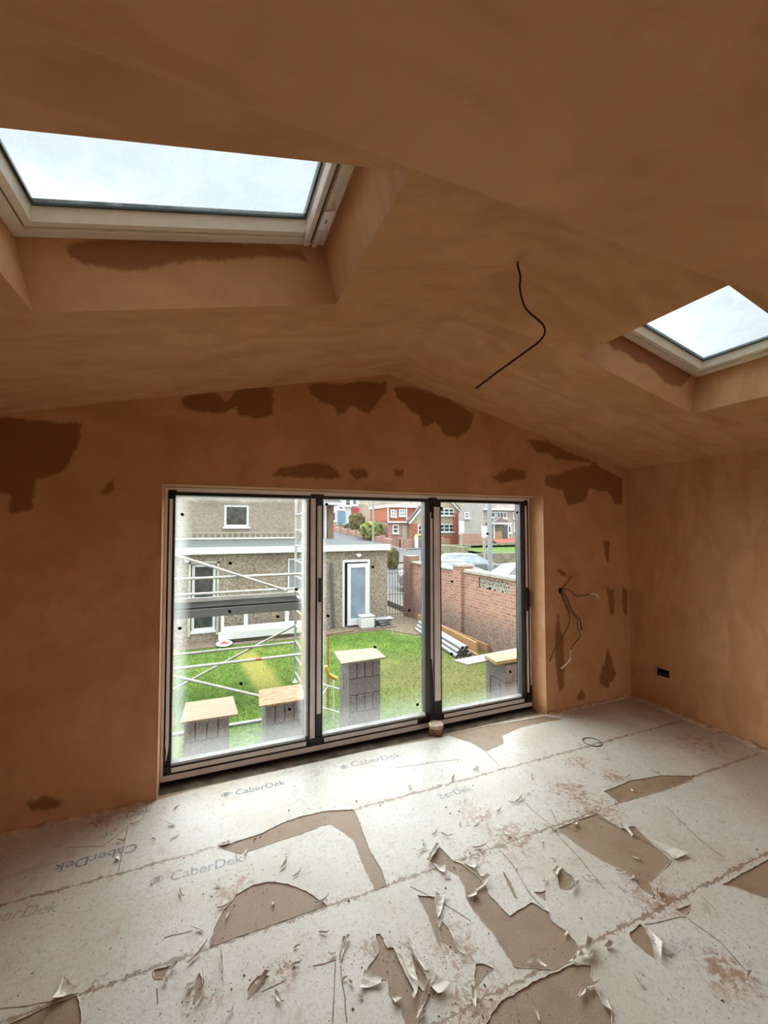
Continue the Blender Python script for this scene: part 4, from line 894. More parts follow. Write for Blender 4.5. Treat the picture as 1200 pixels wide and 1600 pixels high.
# block piers
ROWS = ['top course', 'second course from the top', 'third course from the top', 'fourth course from the top', 'fifth course from the top', 'lowest course']
ACROSS = ['leftmost', 'second from the left', 'third from the left', 'rightmost']; DEEP = ['front', 'second from the front', 'third from the front', 'rear']
def pier(x0, y0, top, where, per_mat, boards):
    n = max(3, round((top-G)/.215)); ch = (top-G)/n; w = .437
    for c in range(n):
        z0, z1 = G+c*ch+.003, G+(c+1)*ch-.003
        row = n-1-c
        for k in range(4):
            a = k*(w/4)+.004; b = (k+1)*(w/4)-.004
            j = random.uniform(-.006, .006)
            mb = MB()
            if row % 2 == 0: mb.box(x0+a, x0+b, y0+j, y0+w+j, z0, z1); pos = ACROSS[k]
            else: mb.box(x0+j, x0+w+j, y0+a, y0+b, z0, z1); pos = DEEP[k]
            tag(mb.build('concrete_block', M['block'], None, .006), 'grey block, %s, %s, %s' % (pos, ROWS[row], where), 'concrete block', 'blocks of the '+per_mat)
    for (poly, zb, th, mat, lab) in boards:
        mb = MB(); mb.prism(poly, lambda a, b, h: (a, b, h), zb+.001, zb+th)
        tag(mb.build('board', M[mat]), lab, 'board')
pier(.085, 1.47, -.120, 'far left pier', 'far left pier',
     [([(.06, 1.44), (.605, 1.42), (.575, 1.94), (.08, 1.95)], -.120, .02, 'ply', 'pale sheet board lying on the far left block pier')])
pier(.93, 1.82, -.218, 'second pier', 'second pier from the left',
     [([(.85, 1.78), (1.37, 1.78), (1.44, 2.28), (.90, 2.28)], -.218, .02, 'osb', 'flaky orange strand board lying on the second block pier from the left')])
pier(1.965, 1.90, .118, 'tall middle pier', 'tall middle pier',
     [([(1.85, 1.85), (2.47, 1.88), (2.49, 2.34), (1.90, 2.39)], .118, .022, 'ply', 'pale sheet board on the tall block pier behind the middle pane')])
pier(3.93, 1.29, .028, 'right pier', 'right pier',
     [([(3.38, 1.68), (3.45, 1.45), (5.2, 1.62), (5.2, 1.86)], .028, .022, 'pale', 'long grey plank laid across the right block pier'),
      ([(3.77, 1.27), (4.75, 1.30), (4.75, 1.60), (3.80, 1.56)], .052, .045, 'orange', 'short fresh yellow timber board on top of the long grey plank')])
mb = MB(); mb.box(3.0, 4.2, 2.05, 2.45, G+.001, G+.03, rz=.35)
tag(mb.build('ground_board', M['ply']), 'pale board lying on the grass beside the right block pier', 'board')
mb = MB(); mb.box(1.30, 1.80, 3.05, 3.4, G+.001, G+.4); mb.box(1.28, 1.82, 3.03, 3.42, G+.4, G+.43)
tag(mb.build('storage_box', M['graph'], None, .01), 'dark box on the lawn partly hidden by the tall block pier', 'box')

# scaffold tower
sc = thing('scaffold_tower', 'aluminium access tower with a dark platform standing on the lawn outside the left pane', 'scaffold tower', (.8, 4.65, G))
X1, X0s, Y0s, Y1s = 1.86, -.55, 4.3, 5.0
def tb(nm, pts, r, mat, par=sc, label=None):
    m_ = MB(); m_.tube(pts, r, 10); o = child(m_.build(nm, mat), par)
    if label: o['label'] = label
    return o
for x in (X0s, X1):
    for y in (Y0s, Y1s):
        lg = tb('upright', [(x, y, G+.09), (x, y, 2.6)], .025, M['alu'])
        m_ = MB(); m_.lathe((x, y, G), [(.05, 0), (.05, .012), (.02, .02), (.02, .10)], 14); o = m_.build('foot', M['white'], lg); o.matrix_parent_inverse = Matrix.Identity(4); o.parent = lg
    for z in (-.95, -.65, -.35, -.05, .25, .62, .9, 1.2, 1.5, 1.8, 2.1): tb('rung', [(x, Y0s, z), (x, Y1s, z)], .018, M['alu'])
m_ = MB(); m_.tube([(X1, Y0s, G+.2), (X1, Y0s, .35)], .027, 10); o = child(m_.build('painted_sleeve', M['yellow']), sc); o['label'] = 'yellow painted lower sleeve'
for (y, z) in ((Y1s, 1.64), (Y0s, 1.015), (Y1s, .66), (Y1s, -.385), (Y0s, -.415), (Y0s, 1.66)):
    if (y, z) != (Y0s, 1.66): tb('guard_rail', [(X0s, y, z), (X1, y, z)], .024, M['alu'])
tb('diagonal_brace', [(-.35, Y0s-.04, 1.46), (1.56, Y0s-.04, .74)], .022, M['alu'])
tb('diagonal_brace', [(X1, Y1s+.04, -.06), (-.45, Y1s+.04, -1.07)], .022, M['alu'])
tb('diagonal_brace', [(-.5, Y0s-.045, -.40), (1.30, Y0s-.045, -1.10)], .024, M['alu'])
m_ = MB(); m_.box(X0s+.04, X1-.03, Y0s+.06, Y1s-.06, .47, .53); pf = child(m_.build('platform', M['deckdark']), sc); pf['label'] = 'dark plywood platform'
m_ = MB(); m_.box(X0s+.03, X1-.02, Y0s+.01, Y0s+.06, .37, .50); o = m_.build('side_beam', M['deckedge'], pf)
m_ = MB(); m_.box(X0s+.03, X1-.02, Y1s-.06, Y1s-.02, .50, .60); o = m_.build('side_beam', M['alu'], pf)
m_ = MB(); m_.tube([(1.05, Y0s, -.415), (1.15, Y0s, -.415)], .026, 10); child(m_.build('red_band', M['redband']), sc)
mb = MB(); mb.tube([(-.4, 3.56, G+.03), (1.75, 3.52, G+.03)], .024, 10)
tag(mb.build('loose_tube', M['alu']), 'loose scaffold tube lying on the grass between the two left piers', 'tube')
# leaning pole and small frame seen just right of the first mullion
fr_ = thing('trestle', 'slim trestle with a reddish post and pale cross bars behind the tall block pier', 'trestle', (2.05, 3.0, G))
tb('post', [(2.13, 3.55, G), (2.13, 3.55, .1)], .012, M['redband'], fr_)
for (a, b) in (((1.85, 3.2, -.55), (2.35, 3.2, -.75)), ((1.85, 3.2, -.9), (2.3, 3.2, -1.1)), ((1.9, 3.2, -.8), (2.05, 3.2, -.62)), ((2.13, 3.2, G), (2.13, 3.2, -.5))): tb('cross_bar', [a, b], .010, M['white'], fr_)
mb = MB(); mb.tube(smooth_path([(1.95, 3.0, -.25), (2.0, 3.0, -.38), (2.12, 3.0, -.46)]), .03, 10)
tag(mb.build('yellow_hose', M['yellow']), 'short length of yellow hose beside the trestle', 'hose')

# ------------------------------------------------------------------ outbuilding
def facade_window(par, x0, x1, z0, z1, y, fmat, gmat, nx=1, nz=1, fw=.06, name='window', sill=True, dep=.05, label=None):
    m_ = MB()
    m_.box(x0, x0+fw, y-dep, y+.02, z0, z1); m_.box(x1-fw, x1, y-dep, y+.02, z0, z1); m_.box(x0+fw, x1-fw, y-dep, y+.02, z0, z0+fw); m_.box(x0+fw, x1-fw, y-dep, y+.02, z1-fw, z1)
    for i in range(1, nx): c = x0+(x1-x0)*i/nx; m_.box(c-fw*.4, c+fw*.4, y-dep+.003, y+.017, z0+fw, z1-fw)
    for i in range(1, nz): c = z0+(z1-z0)*i/nz; m_.box(x0+fw, x1-fw, y-dep+.006, y+.014, c-fw*.4, c+fw*.4)
    if sill: m_.box(x0-fw*.5, x1+fw*.5, y-dep-fw, y, z0-fw*.8, z0-.002)
    w_ = child(m_.build(name, M[fmat]), par)
    if label: w_['label'] = label
    m_ = MB(); m_.box(x0+fw*.5, x1-fw*.5, y-dep*.4, y+.01, z0+fw*.5, z1-fw*.5); p_ = m_.build('pane', M[gmat], w_); return w_
ob = thing('outbuilding', 'flat roofed pebble-dashed outbuilding across the lawn with a white fascia', 'outbuilding', (1.5, 8.9, G))
YO = 8.9; m_ = MB()
def wall_with_holes(m_, x0, x1, z0, z1, y0, y1, holes):
    hs = sorted(holes); cx = x0
    for (a, b, c, d) in hs:
        m_.box(cx, a, y0, y1, z0, z1); m_.box(a, b, y0, y1, z0, c) if c > z0 else None; m_.box(a, b, y0, y1, d, z1); cx = b
    m_.box(cx, x1, y0, y1, z0, z1)
wall_with_holes(m_, -2.2, 5.45, G-.1, 1.20, YO, YO+.22, [(-.16, .47, -.90, .90), (2.34, 2.98, .0, .99), (3.98, 4.86, -1.13, .88)])
m_.box(5.23, 5.45, YO+.22, 16.6, G-.1, 1.2); m_.box(-2.2, -2.0, YO+.22, 16.6, G-.1, 1.2)
child(m_.build('wall', M['dash']), ob)
m_ = MB(); m_.box(-2.3, 5.50, YO-.12, 16.6, 1.20, 1.34); child(m_.build('roof', M['roofgrey']), ob)
m_ = MB(); m_.box(-2.3, 5.52, YO-.15, YO-.12, 1.15, 1.335); m_.box(5.50, 5.53, YO-.15, 16.6, 1.17, 1.33); child(m_.build('fascia', M['fascia']), ob)
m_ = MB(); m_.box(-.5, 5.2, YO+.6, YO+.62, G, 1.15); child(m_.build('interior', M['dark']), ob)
facade_window(ob, -.14, .45, -.88, .88, YO+.10, 'white', 'wglass', 1, 1, .07, 'tall_window', label='tall white framed window with dark glass')
facade_window(ob, 2.36, 2.96, .02, .97, YO+.08, 'white', 'wglass_l', 1, 1, .05, 'window', label='white framed window with pale glass')
m_ = MB(); m_.box(3.98, 4.05, YO-.02, YO+.2, -1.12, .88); m_.box(4.79, 4.86, YO-.02, YO+.2, -1.12, .88); m_.box(4.05, 4.79, YO-.02, YO+.2, .80, .88)
df = child(m_.build('door_frame', M['white']), ob)
m_ = MB(); q = (4.10, YO+.02, -1.1)
def dbox(a, b, c, d, t0, t1): m_.box(a, b, YO-.10+t0, YO-.10+t1, c, d)
dbox(4.12, 4.22, -1.08, .76, 0, .06); dbox(4.68, 4.80, -1.08, .76, 0, .06); dbox(4.22, 4.68, .64, .76, 0, .06); dbox(4.22, 4.68, -1.08, -.88, 0, .06)
dl = m_.build('door', M['white'], df, .004); dl.matrix_parent_inverse = Matrix.Identity(4); dl['label'] = 'white door leaf with a tall frosted blue pane'
m_ = MB(); m_.box(4.21, 4.69, YO-.085, YO-.06, -.9, .65); o = m_.build('pane', M['bluepane'], df)
m_ = MB(); m_.box(4.40, 4.55, YO-.10, YO, 1.0, 1.06); m_.lathe((4.48, YO-.08, .96), [(.05, 0), (.06, .05), (.03, .1)], 12); child(m_.build('security_lamp', M['white']), ob)
m_ = MB(); m_.lathe((-.26, YO-.06, .93), [(.03, 0), (.07, .04), (.07, .09), (.02, .12)], 12); child(m_.build('security_lamp', M['white']), ob)
m_ = MB(); m_.box(.47, .53, YO-.03, YO, -1.0, .95); m_.box(-.22, -.16, YO-.03, YO, -1.0, .95); m_.box(-.22, .53, YO-.03, YO, .9, .96); child(m_.build('window_surround', M['lime']), ob)
mb = MB(); mb.box(3.62, 3.70, YO-.08, YO-.04, -1.12, .80, ry=-.04)
tag(mb.build('leaning_plank', M['graph']), 'dark plank leaning on the outbuilding wall left of its white door', 'plank')
# white window frame propped at the wall foot
wf = thing('discarded_window', 'large discarded white window frame propped against the outbuilding wall', 'window frame', (1.7, 8.55, G))
yw = 8.5; m_ = MB()
m_.box(.58, .66, yw, yw+.06, -1.04, -.05); m_.box(.66, 2.86, yw, yw+.06, -.84, -.74); m_.box(.66, 2.86, yw, yw+.06, -.12, -.05)
for x in (1.20, 2.28): m_.box(x-.05, x+.05, yw, yw+.06, -.74, -.12)
m_.box(2.80, 2.88, yw, yw+.06, -1.04, -.05)
fr_w = child(m_.build('frame', M['white']), wf)
m_ = MB(); m_.box(.66, 2.86, yw+.02, yw+.04, -.74, -.12); m_.build('pane', M['dash'] if False else M['wglass'], fr_w) if False else None
m_ = MB(); m_.box(.52, 2.9, yw-.12, yw, -1.04, -.86); m_.box(.60, 2.8, yw-.04, yw, -.86, -.78); o = child(m_.build('sill_panel', M['fascia']), wf)
mb = MB(); mb.box(.7, 2.85, yw-.02, yw+.14, G, -1.045)
tag(mb.build('stone_step', M['stone']), 'low rubble kerb under the discarded window frame', 'kerb')
# red and white sign lying on the ground
rs = thing('warning_sign', 'round white sign with a red triangle lying by the outbuilding', 'sign', (.66, 8.28, G))
m_ = MB(); m_.lathe((0, 0, 0), [(.18, 0), (.20, .015), (.18, .03)], 24); o = m_.build('plate', M['white'])
TR = Matrix.Translation((.66, 8.22, G+.05)) @ Matrix.Rotation(.16, 4, 'X'); o.data.transform(TR); child(o, rs)
m_ = MB(); m_.prism([(-.13, -.08), (.13, -.08), (0, .13)], lambda a, b, h: (a, b, h), .03, .036); o = m_.build('triangle', M['signred']); o.data.transform(TR); child(o, rs)
mb = MB(); mb.box(3.30, 4.15, 8.22, 8.28, G+.018, G+.055, rz=.12)
tag(mb.build('timber_length', M['ply']), 'pale timber length on the lawn edge left of the white door', 'timber')
mb = MB(); mb.box(4.27, 5.5, 8.26, 8.31, G+.018, G+.055, rz=.05)
tag(mb.build('timber_length', M['ply']), 'pale timber length on the lawn edge in front of the white door', 'timber')
bk = thing('white_tub', 'square white tub standing in front of the outbuilding door', 'tub', (4.62, 8.55, G))
m_ = MB(); m_.box(4.42, 4.84, 8.40, 8.72, G+.016, G+.36); child(m_.build('body', M['white'], None, .05), bk)
m_ = MB(); m_.box(4.41, 4.85, 8.39, 8.73, G+.36, G+.40); child(m_.build('lid', M['white'], None, .02), bk)
random.seed(9)
for k in range(7):
    mb = MB(); a = random.uniform(-.3, .3); w = random.uniform(.16, .3); cx = 5.18+random.uniform(-.06, .06)
    mb.box(cx-w, cx+w, 8.45, 8.75, G+.012+k*.036, G+.040+k*.036, rz=a)
    tag(mb.build('slate', M['graph' if k % 2 else 'post']), ['lowest grey slate', 'second grey slate from the bottom', 'third grey slate from the bottom', 'middle grey slate', 'third grey slate from the top', 'second grey slate from the top', 'topmost grey slate'][k]+' of the small stack by the outbuilding door', 'slate', 'slates stacked by the outbuilding door')
mb = MB(); mb.box(-1.0, -.35, 7.7, 8.2, G+.001, G+.03, rz=.3)
tag(mb.build('scrap_board', M['orange']), 'orange scrap board on the ground at the left edge of the left pane', 'board')

# materials stacked along the wall
def along(name, a, b, w, h, mat, label, group=None, z=G+.004, cat='timber'):
    a, b = Vector(a), Vector(b); d = (b-a).normalized(); nn = Vector((-d.y, d.x))*w/2; mb = MB()
    mb.add([(*(a-nn), z), (*(a+nn), z), (*(b+nn), z), (*(b-nn), z), (*(a-nn), z+h), (*(a+nn), z+h), (*(b+nn), z+h), (*(b-nn), z+h)], [(0, 3, 2, 1), (4, 5, 6, 7), (0, 1, 5, 4), (1, 2, 6, 5), (2, 3, 7, 6), (3, 0, 4, 7)])
    return tag(mb.build(name, M[mat]), label, cat, group)
along('timber_beam', (6.17, 5.15), (6.38, 8.6), .06, .27, 'timber', 'tall orange timber beam on edge beside the pipe bundle')
along('timber_beam', (6.40, 5.05), (6.46, 8.4), .05, .22, 'timber2', 'redder timber beam on edge nearest the brick wall')
along('timber_beam', (6.07, 4.98), (6.24, 7.2), .07, .05, 'timber2', 'low timber batten lying in front of the tall orange beam')
random.seed(17)
for row in range(3):
    for k in range(4-row):
        ox = k*.105+row*.05; z = G+.055+row*.092
        mb = MB(); mb.tube([(5.56+ox, 5.02+random.uniform(-.05, .05), z), (5.86+ox, 7.7, z)], .05, 12, False)
        mb.tube([(5.56+ox, 5.03, z), (5.86+ox, 7.69, z)], .042, 12, False)
        tag(mb.build('plastic_pipe', M['pipe']), 'pale pipe, %s, %s layer of the bundle by the wall' % (['leftmost', 'second from the left', 'third from the left', 'rightmost'][k] if row == 0 else ['left', 'middle', 'right'][k] if row == 1 else ['left', 'right'][k], ['bottom', 'middle', 'top'][row]), 'pipe', 'bundle of pale pipes')

# ------------------------------------------------------------------ boundary wall, gate, hedge
XW = 6.55
gw = thing('boundary_wall', 'weathered brick garden wall with a pale coping running along the right of the lawn', 'garden wall', (XW, 5, G))
SC0, SC1, SZ0, SZ1 = 4.42, 5.60, .34, .60
m_ = MB(); m_.box(XW, XW+.22, .5, SC0, G-.2, .66); m_.box(XW, XW+.22, SC1, 9.35, G-.2, .66); m_.box(XW, XW+.22, SC0, SC1, G-.2, SZ0); m_.box(XW, XW+.22, SC0, SC1, SZ1, .66)
child(m_.build('brickwork', M['brick_y']), gw)
m_ = MB(); m_.box(XW-.05, XW+.27, .5, 6.20, .66, .74); m_.box(XW-.05, XW+.27, 6.72, 9.34, .66, .72); child(m_.build('coping', M['coping'], None, .01), gw)
m_ = MB(); m_.box(XW-.09, XW+.30, 6.28, 6.66, G-.1, .80); pr_ = child(m_.build('pillar', M['brick_y']), gw)
m_ = MB(); m_.box(XW-.12, XW+.33, 6.25, 6.69, .80, .86); m_.build('pillar_cap', M['coping'], pr_).matrix_parent_inverse = Matrix.Identity(4)
m_ = MB(); m_.box(XW-.13, XW+.25, 9.35, 9.78, G-.1, .90); child(m_.build('gate_pillar', M['brick_x']), gw)
nS = 4; w_s = (SC1-SC0)/nS
for k in range(nS):
    a, b = SC0+k*w_s+.01, SC0+(k+1)*w_s-.01; m_ = MB(); x_ = XW+.04; t_s = .028
    m_.box(x_, x_+.09, a, b, SZ0, SZ0+t_s); m_.box(x_, x_+.09, a, b, SZ1-t_s, SZ1); m_.box(x_, x_+.09, a, a+t_s, SZ0, SZ1); m_.box(x_, x_+.09, b-t_s, b, SZ0, SZ1)
    L_ = math.hypot(b-a, SZ1-SZ0); an = math.atan2(SZ1-SZ0, b-a); cy2, cz2 = (a+b)/2, (SZ0+SZ1)/2
    for s_ in (1, -1):
        m_.box(x_, x_+.09, cy2-L_/2+.02, cy2+L_/2-.02, cz2-.014, cz2+.014, rx=s_*an)
    m_.box(x_, x_+.09, cy2-.013, cy2+.013, SZ0, SZ1)
    child(m_.build('screen_block', M['lime']), gw)
m_ = MB(); m_.box(XW-.14, XW, 3.72, 4.05, .17, .19); child(m_.build('iron_bracket', M['iron']), gw)
gt = thing('iron_gate', 'rusty iron bar gate between the outbuilding corner and the brick pillar', 'gate', (5.95, 9.45, G))
for k in range(10):
    x = 5.50+k*.096; tb('gate_bar', [(x, 9.5, G+.03), (x, 9.5, .46+.10*math.sin(k/9*math.pi))], .010, M['iron'], gt)
for z in (-1.0, -.35, .35): tb('gate_rail', [(5.46, 9.5, z), (6.42, 9.5, z)], .014, M['iron'], gt)
def blob_bush(name, c, r, mat, label, cat, seed, lumps=40, group=None):
    bm = bmesh.new(); bmesh.ops.create_icosphere(bm, subdivisions=4, radius=1)
    for v in bm.verts:
        p = v.co.copy(); d = 1+.22*noise.noise(p*2.2+Vector((seed, 0, 0)))+.16*noise.noise(p*6+Vector((seed, 3, 0)))+.10*noise.noise(p*15)
        q = Vector((abs(p.x)**.7*math.copysign(1, p.x), abs(p.y)**.7*math.copysign(1, p.y), abs(p.z)**.7*math.copysign(1, p.z)))
        v.co = Vector((c[0]+q.x*r[0]*d, c[1]+q.y*r[1]*d, c[2]+q.z*r[2]*d))
    me = bpy.data.meshes.new(name); bm.to_mesh(me); bm.free(); me.materials.append(M[mat])
    for p in me.polygons: p.use_smooth = False
    o = bpy.data.objects.new(name, me); COL.objects.link(o); return tag(o, label, cat, group)
hg = blob_bush('clipped_hedge', (12.35, 24.33, -.36), (.42, .42, .76), 'hedge', 'clipped brown-green hedge behind the iron gate', 'hedge', 3)

# ------------------------------------------------------------------ house behind the outbuilding
hh = thing('roughcast_house', 'roughcast house directly behind the outbuilding with one small upper window', 'house', (2, 17, G))
YH = 16.7; m_ = MB()
wall_with_holes(m_, -8, 5.28, G, 3.8, YH, YH+.3, [(.84, 1.90, 1.90, 2.90)]); m_.box(4.98, 5.28, YH+.3, YH+7, G, 3.8)
child(m_.build('wall', M['dash_far']), hh)
m_ = MB(); m_.prism([(YH-.4, 3.81), (YH+3.5, 5.2), (YH+7.4, 3.8), (YH+7.4, 3.95), (YH+3.5, 5.4), (YH-.4, 3.95)], lambda a, b, h: (h, a, b), -8, 5.38); child(m_.build('roof', M['rooftile']), hh)
facade_window(hh, .84, 1.90, 1.90, 2.90, YH+.08, 'white', 'wglass', 1, 1, .10, 'window', label='small white framed upper window')
fx = thing('spindle_rail', 'low cream spindle railing along the back of the flat roof', 'railing', (2, 16.5, 1.34))
m_ = MB(); m_.box(-.6, 4.9, 16.35, 16.42, 1.62, 1.67); child(m_.build('top_rail', M['postc']), fx)
m_ = MB(); m_.box(-.6, 4.9, 16.35, 16.42, 1.345, 1.37); child(m_.build('bottom_rail', M['postc']), fx)
for k in range(23):
    m_ = MB(); x = -.5+k*.24; m_.box(x, x+.05, 16.36, 16.41, 1.37, 1.62); child(m_.build('spindle', M['postc']), fx)
bp = thing('brick_porch', 'narrow red brick porch corner with a white fascia and downpipe', 'porch', (5.9, 17.2, G))
m_ = MB(); m_.box(5.72, 6.02, 17.2, 19, G, 2.98); child(m_.build('brick_corner', M['brick_x']), bp)
m_ = MB(); m_.box(5.40, 6.25, 16.62, 19.2, 2.98, 3.12); child(m_.build('fascia', M['fascia']), bp)
m_ = MB(); m_.tube([(5.56, 17.1, G), (5.56, 17.1, 2.98)], .06, 10); child(m_.build('downpipe', M['fascia']), bp)
m_ = MB(); m_.prism([(5.40, 3.12), (6.30, 3.12), (5.8, 3.45)], lambda a, b, h: (a, h, b), 16.6, 19.2); child(m_.build('roof', M['rooftile']), bp)

# ================================================================== the street
Z0r = -1.12
sm = MB()
sm.add([(-40, 9, Z0r-.1), (140, 9, Z0r-.1), (140, 160, Z0r-.1), (-40, 160, Z0r-.1)], [(0, 1, 2, 3)])
street = struct(sm.build('ground', M['path']))
rd = MB(); rd.box(8.2, 60, -12, 25.0, Z0r-.12, Z0r+.02); rd.box(2, 80, 29.5, 47.5, Z0r-.12, Z0r+.03)
rd.add([(12, 47.4, Z0r+.03), (23.5, 47.4, Z0r+.03), (17.6, 78, 3.0), (12.5, 78, 3.0)], [(0, 1, 2, 3)])
o = rd.build('road_surface', M['road'], street); o['label'] = 'grey tarmac road surface'
kb = MB(); kb.add([(23.6, 47.4, Z0r+.04), (24.6, 47.4, Z0r+.04), (18.6, 78, 3.05), (17.7, 78, 3.05)], [(0, 1, 2, 3)])
kb.box(6.8, 8.2, -12, 25, Z0r-.1, Z0r+.1); kb.box(24.5, 80, 47.5, 50, Z0r-.1, Z0r+.15)
kb.add([(16.2, 60, .58), (16.6, 60, .58), (23.2, 48.5, -.90), (22.8, 48.5, -.90)], [(0, 1, 2, 3)])
kb.build('pavement', M['path'], street)
hb = MB()
hn = 24; v = []
for i in range(hn+1):
    for j in range(hn+1):
        x = -60+i*260/hn; y = 72+j*90/hn; z = -1+(y-72)*.36+2.2*noise.noise(Vector((x*.03, y*.03, 0)))
        v.append((x, y, z))
hb.add(v, [(i*(hn+1)+j, (i+1)*(hn+1)+j, (i+1)*(hn+1)+j+1, i*(hn+1)+j+1) for i in range(hn) for j in range(hn)])
hl = struct(hb.build('hillside', M['hill']))
# corner house with the red tile-hung dormer
h2 = thing('dormer_house', 'house with a red tile-hung dormer and a cream gable behind the street wall', 'house', (31, 55, -.8))
Y2 = 55
m_ = MB(); m_.box(25.0, 31.0, Y2, Y2+9, -1.1, 2.62); child(m_.build('ground_floor_wall', M['brick_far']), h2)
m_ = MB(); m_.box(25.1, 31.6, Y2+.1, Y2+8, 2.85, 4.95); child(m_.build('dormer', M['tile']), h2)
m_ = MB(); m_.box(24.9, 28.75, Y2-.35, Y2, 2.62, 2.86); m_.box(24.95, 31.7, Y2-.15, Y2+8.2, 4.95, 5.42); m_.box(24.95, 25.12, Y2-.05, Y2+.1, 2.85, 4.95); m_.box(28.02, 28.22, Y2-.05, Y2+.1, 2.85, 4.95)
child(m_.build('fascia', M['fascia']), h2)
m_ = MB(); m_.prism([(28.55, -1.1), (37.4, -1.1), (37.4, 4.35), (33.2, 8.2), (28.55, 2.7)], lambda a, b, h: (a, h, b), Y2-.6, Y2+6); child(m_.build('gable_wall', M['cream_wall']), h2)
m_ = MB(); m_.box(28.55, 37.4, Y2-.68, Y2-.6, -1.1, .55); m_.box(36.0, 37.4, Y2-.70, Y2-.62, -1.1, 4.2); m_.box(28.6, 29.6, Y2-.70, Y2-.6, -1.1, 2.5); child(m_.build('brick_plinth', M['tile']), h2)
m_ = MB()
for (a, b) in (((28.1, 2.55), (33.2, 8.35)), ((33.2, 8.35), (37.9, 4.05))):
    d = Vector((b[0]-a[0], b[1]-a[1])).normalized(); nn = Vector((-d.y, d.x))*.22*(1 if d.x > 0 else -1)
    m_.prism([a, b, (b[0]-nn.x, b[1]-nn.y), (a[0]-nn.x, a[1]-nn.y)], lambda p, q, h: (p, h, q), Y2-.95, Y2-.6)
child(m_.build('bargeboard', M['fascia']), h2)
m_ = MB(); m_.prism([(28.0, 2.7), (33.2, 8.5), (38.1, 4.1), (38.1, 4.3), (33.2, 8.8), (28.0, 2.95)], lambda a, b, h: (a, h, b), Y2-.8, Y2+8.2); child(m_.build('roof', M['rooftile']), h2)
for (a, b, c, d, nx) in ((25.45, 26.45, 3.5, 4.62, 2), (26.85, 27.90, 3.6, 4.72, 2)): facade_window(h2, a, b, c, d, Y2+.05, 'white', 'wglass_l', nx, 2, .14)
for (a, b, c, d, nx) in ((25.75, 26.75, 1.0, 2.35, 1),): facade_window(h2, a, b, c, d, Y2, 'white', 'wglass', nx, 2, .16)
facade_window(h2, 27.4, 28.15, -.9, 2.2, Y2, 'postc', 'postc', 1, 1, .1, 'front_door', False)
facade_window(h2, 29.7, 31.3, .75, 2.3, Y2-.62, 'white', 'wglass', 1, 2, .18)
for (c, d) in ((3.75, 4.95), (1.15, 2.45)): facade_window(h2, 33.5, 36.2, c, d, Y2-.62, 'white', 'wglass', 3, 2, .16)
# terrace on the right
ht = thing('roughcast_terrace', 'beige two-storey terrace with a grey gable end and a red forecourt', 'house', (38, 48, -1))
Y3 = 48
m_ = MB(); m_.box(37.2, 52, Y3+.5, Y3+5, -1.1, 4.45); child(m_.build('front_wall', M['beige']), ht)
m_ = MB(); m_.prism([(33.0, -1.1), (37.2, -1.1), (37.2, 6.4), (35.8, 6.9), (34.6, 6.1), (33.0, 3.9)], lambda a, b, h: (a+(h-Y3)*.66, h, b), Y3, Y3+5); child(m_.build('gable_end', M['dash_grey']), ht)
m_ = MB(); m_.prism([(Y3, 4.5), (Y3+3.5, 7.2), (Y3+6, 4.5)], lambda a, b, h: (h, a, b), 37.4, 52); child(m_.build('roof', M['rooftile']), ht)
m_ = MB(); m_.box(37.2, 52, Y3-.1, Y3+.4, 4.45, 4.7); m_.tube([(37.35, Y3+.3, -1), (37.35, Y3+.3, 4.5)], .1, 8); child(m_.build('gutter', M['fascia']), ht)
for (a, b, c, d, nx) in ((38.3, 39.8, 3.35, 4.25, 2), (40.0, 41.9, 3.25, 4.25, 3), (43.1, 44.6, 3.2, 4.25, 2), (41.2, 42.7, 1.0, 2.2, 2), (43.2, 44.9, 1.2, 2.6, 2)): facade_window(ht, a, b, c, d, Y3+.5, 'white', 'wglass', nx, 1, .16)
facade_window(ht, 34.0, 34.8, 3.2, 4.1, Y3, 'white', 'wglass', 1, 2, .16); facade_window(ht, 33.1, 33.7, 1.0, 2.0, Y3, 'white', 'wglass', 1, 1, .16)
po = MB(); po.prism([(38.0, 2.5), (41.6, 2.5), (39.7, 3.4)], lambda a, b, h: (a, h, b), Y3-1.0, Y3+.5); child(po.build('porch_roof', M['rooftile']), ht)
po = MB(); po.box(38.0, 41.6, Y3-1.1, Y3-.98, 2.35, 2.58); po.box(40.9, 41.05, Y3-1.0, Y3-.9, .2, 2.4); po.box(38.35, 38.5, Y3-1.0, Y3-.9, .2, 2.4); child(po.build('porch_frame', M['fascia']), ht)
po = MB(); po.box(38.5, 39.9, Y3-.95, Y3-.85, .2, 1.25); child(po.build('porch_panel', M['orange']), ht)
po = MB(); po.box(40.0, 40.85, Y3-.95, Y3-.85, .25, 2.2); child(po.build('porch_door', M['wglass']), ht)
po = MB(); po.prism([(37.6, -.35), (43.0, -.35), (42.4, .2), (38.0, .2)], lambda a, b, h: (a, Y3-3.2+(b+.35)*4.5, b), -.02, .02) if False else po.add([(36.6, Y3-4.2, -.28), (42.6, Y3-4.2, -.28), (43.2, Y3-.6, .30), (38.0, Y3-.6, .30)], [(0, 1, 2, 3)]); child(po.build('forecourt', M['red']), ht)
po = MB(); po.box(36.4, 43, Y3-4.5, Y3-4.2, -1.1, -.2); child(po.build('forecourt_wall', M['mortar']), ht)
po = MB(); po.box(32.6, 37.2, Y3-1.5, Y3-1.2, -1.1, 1.0); child(po.build('side_fence', M['brick_far']), ht)
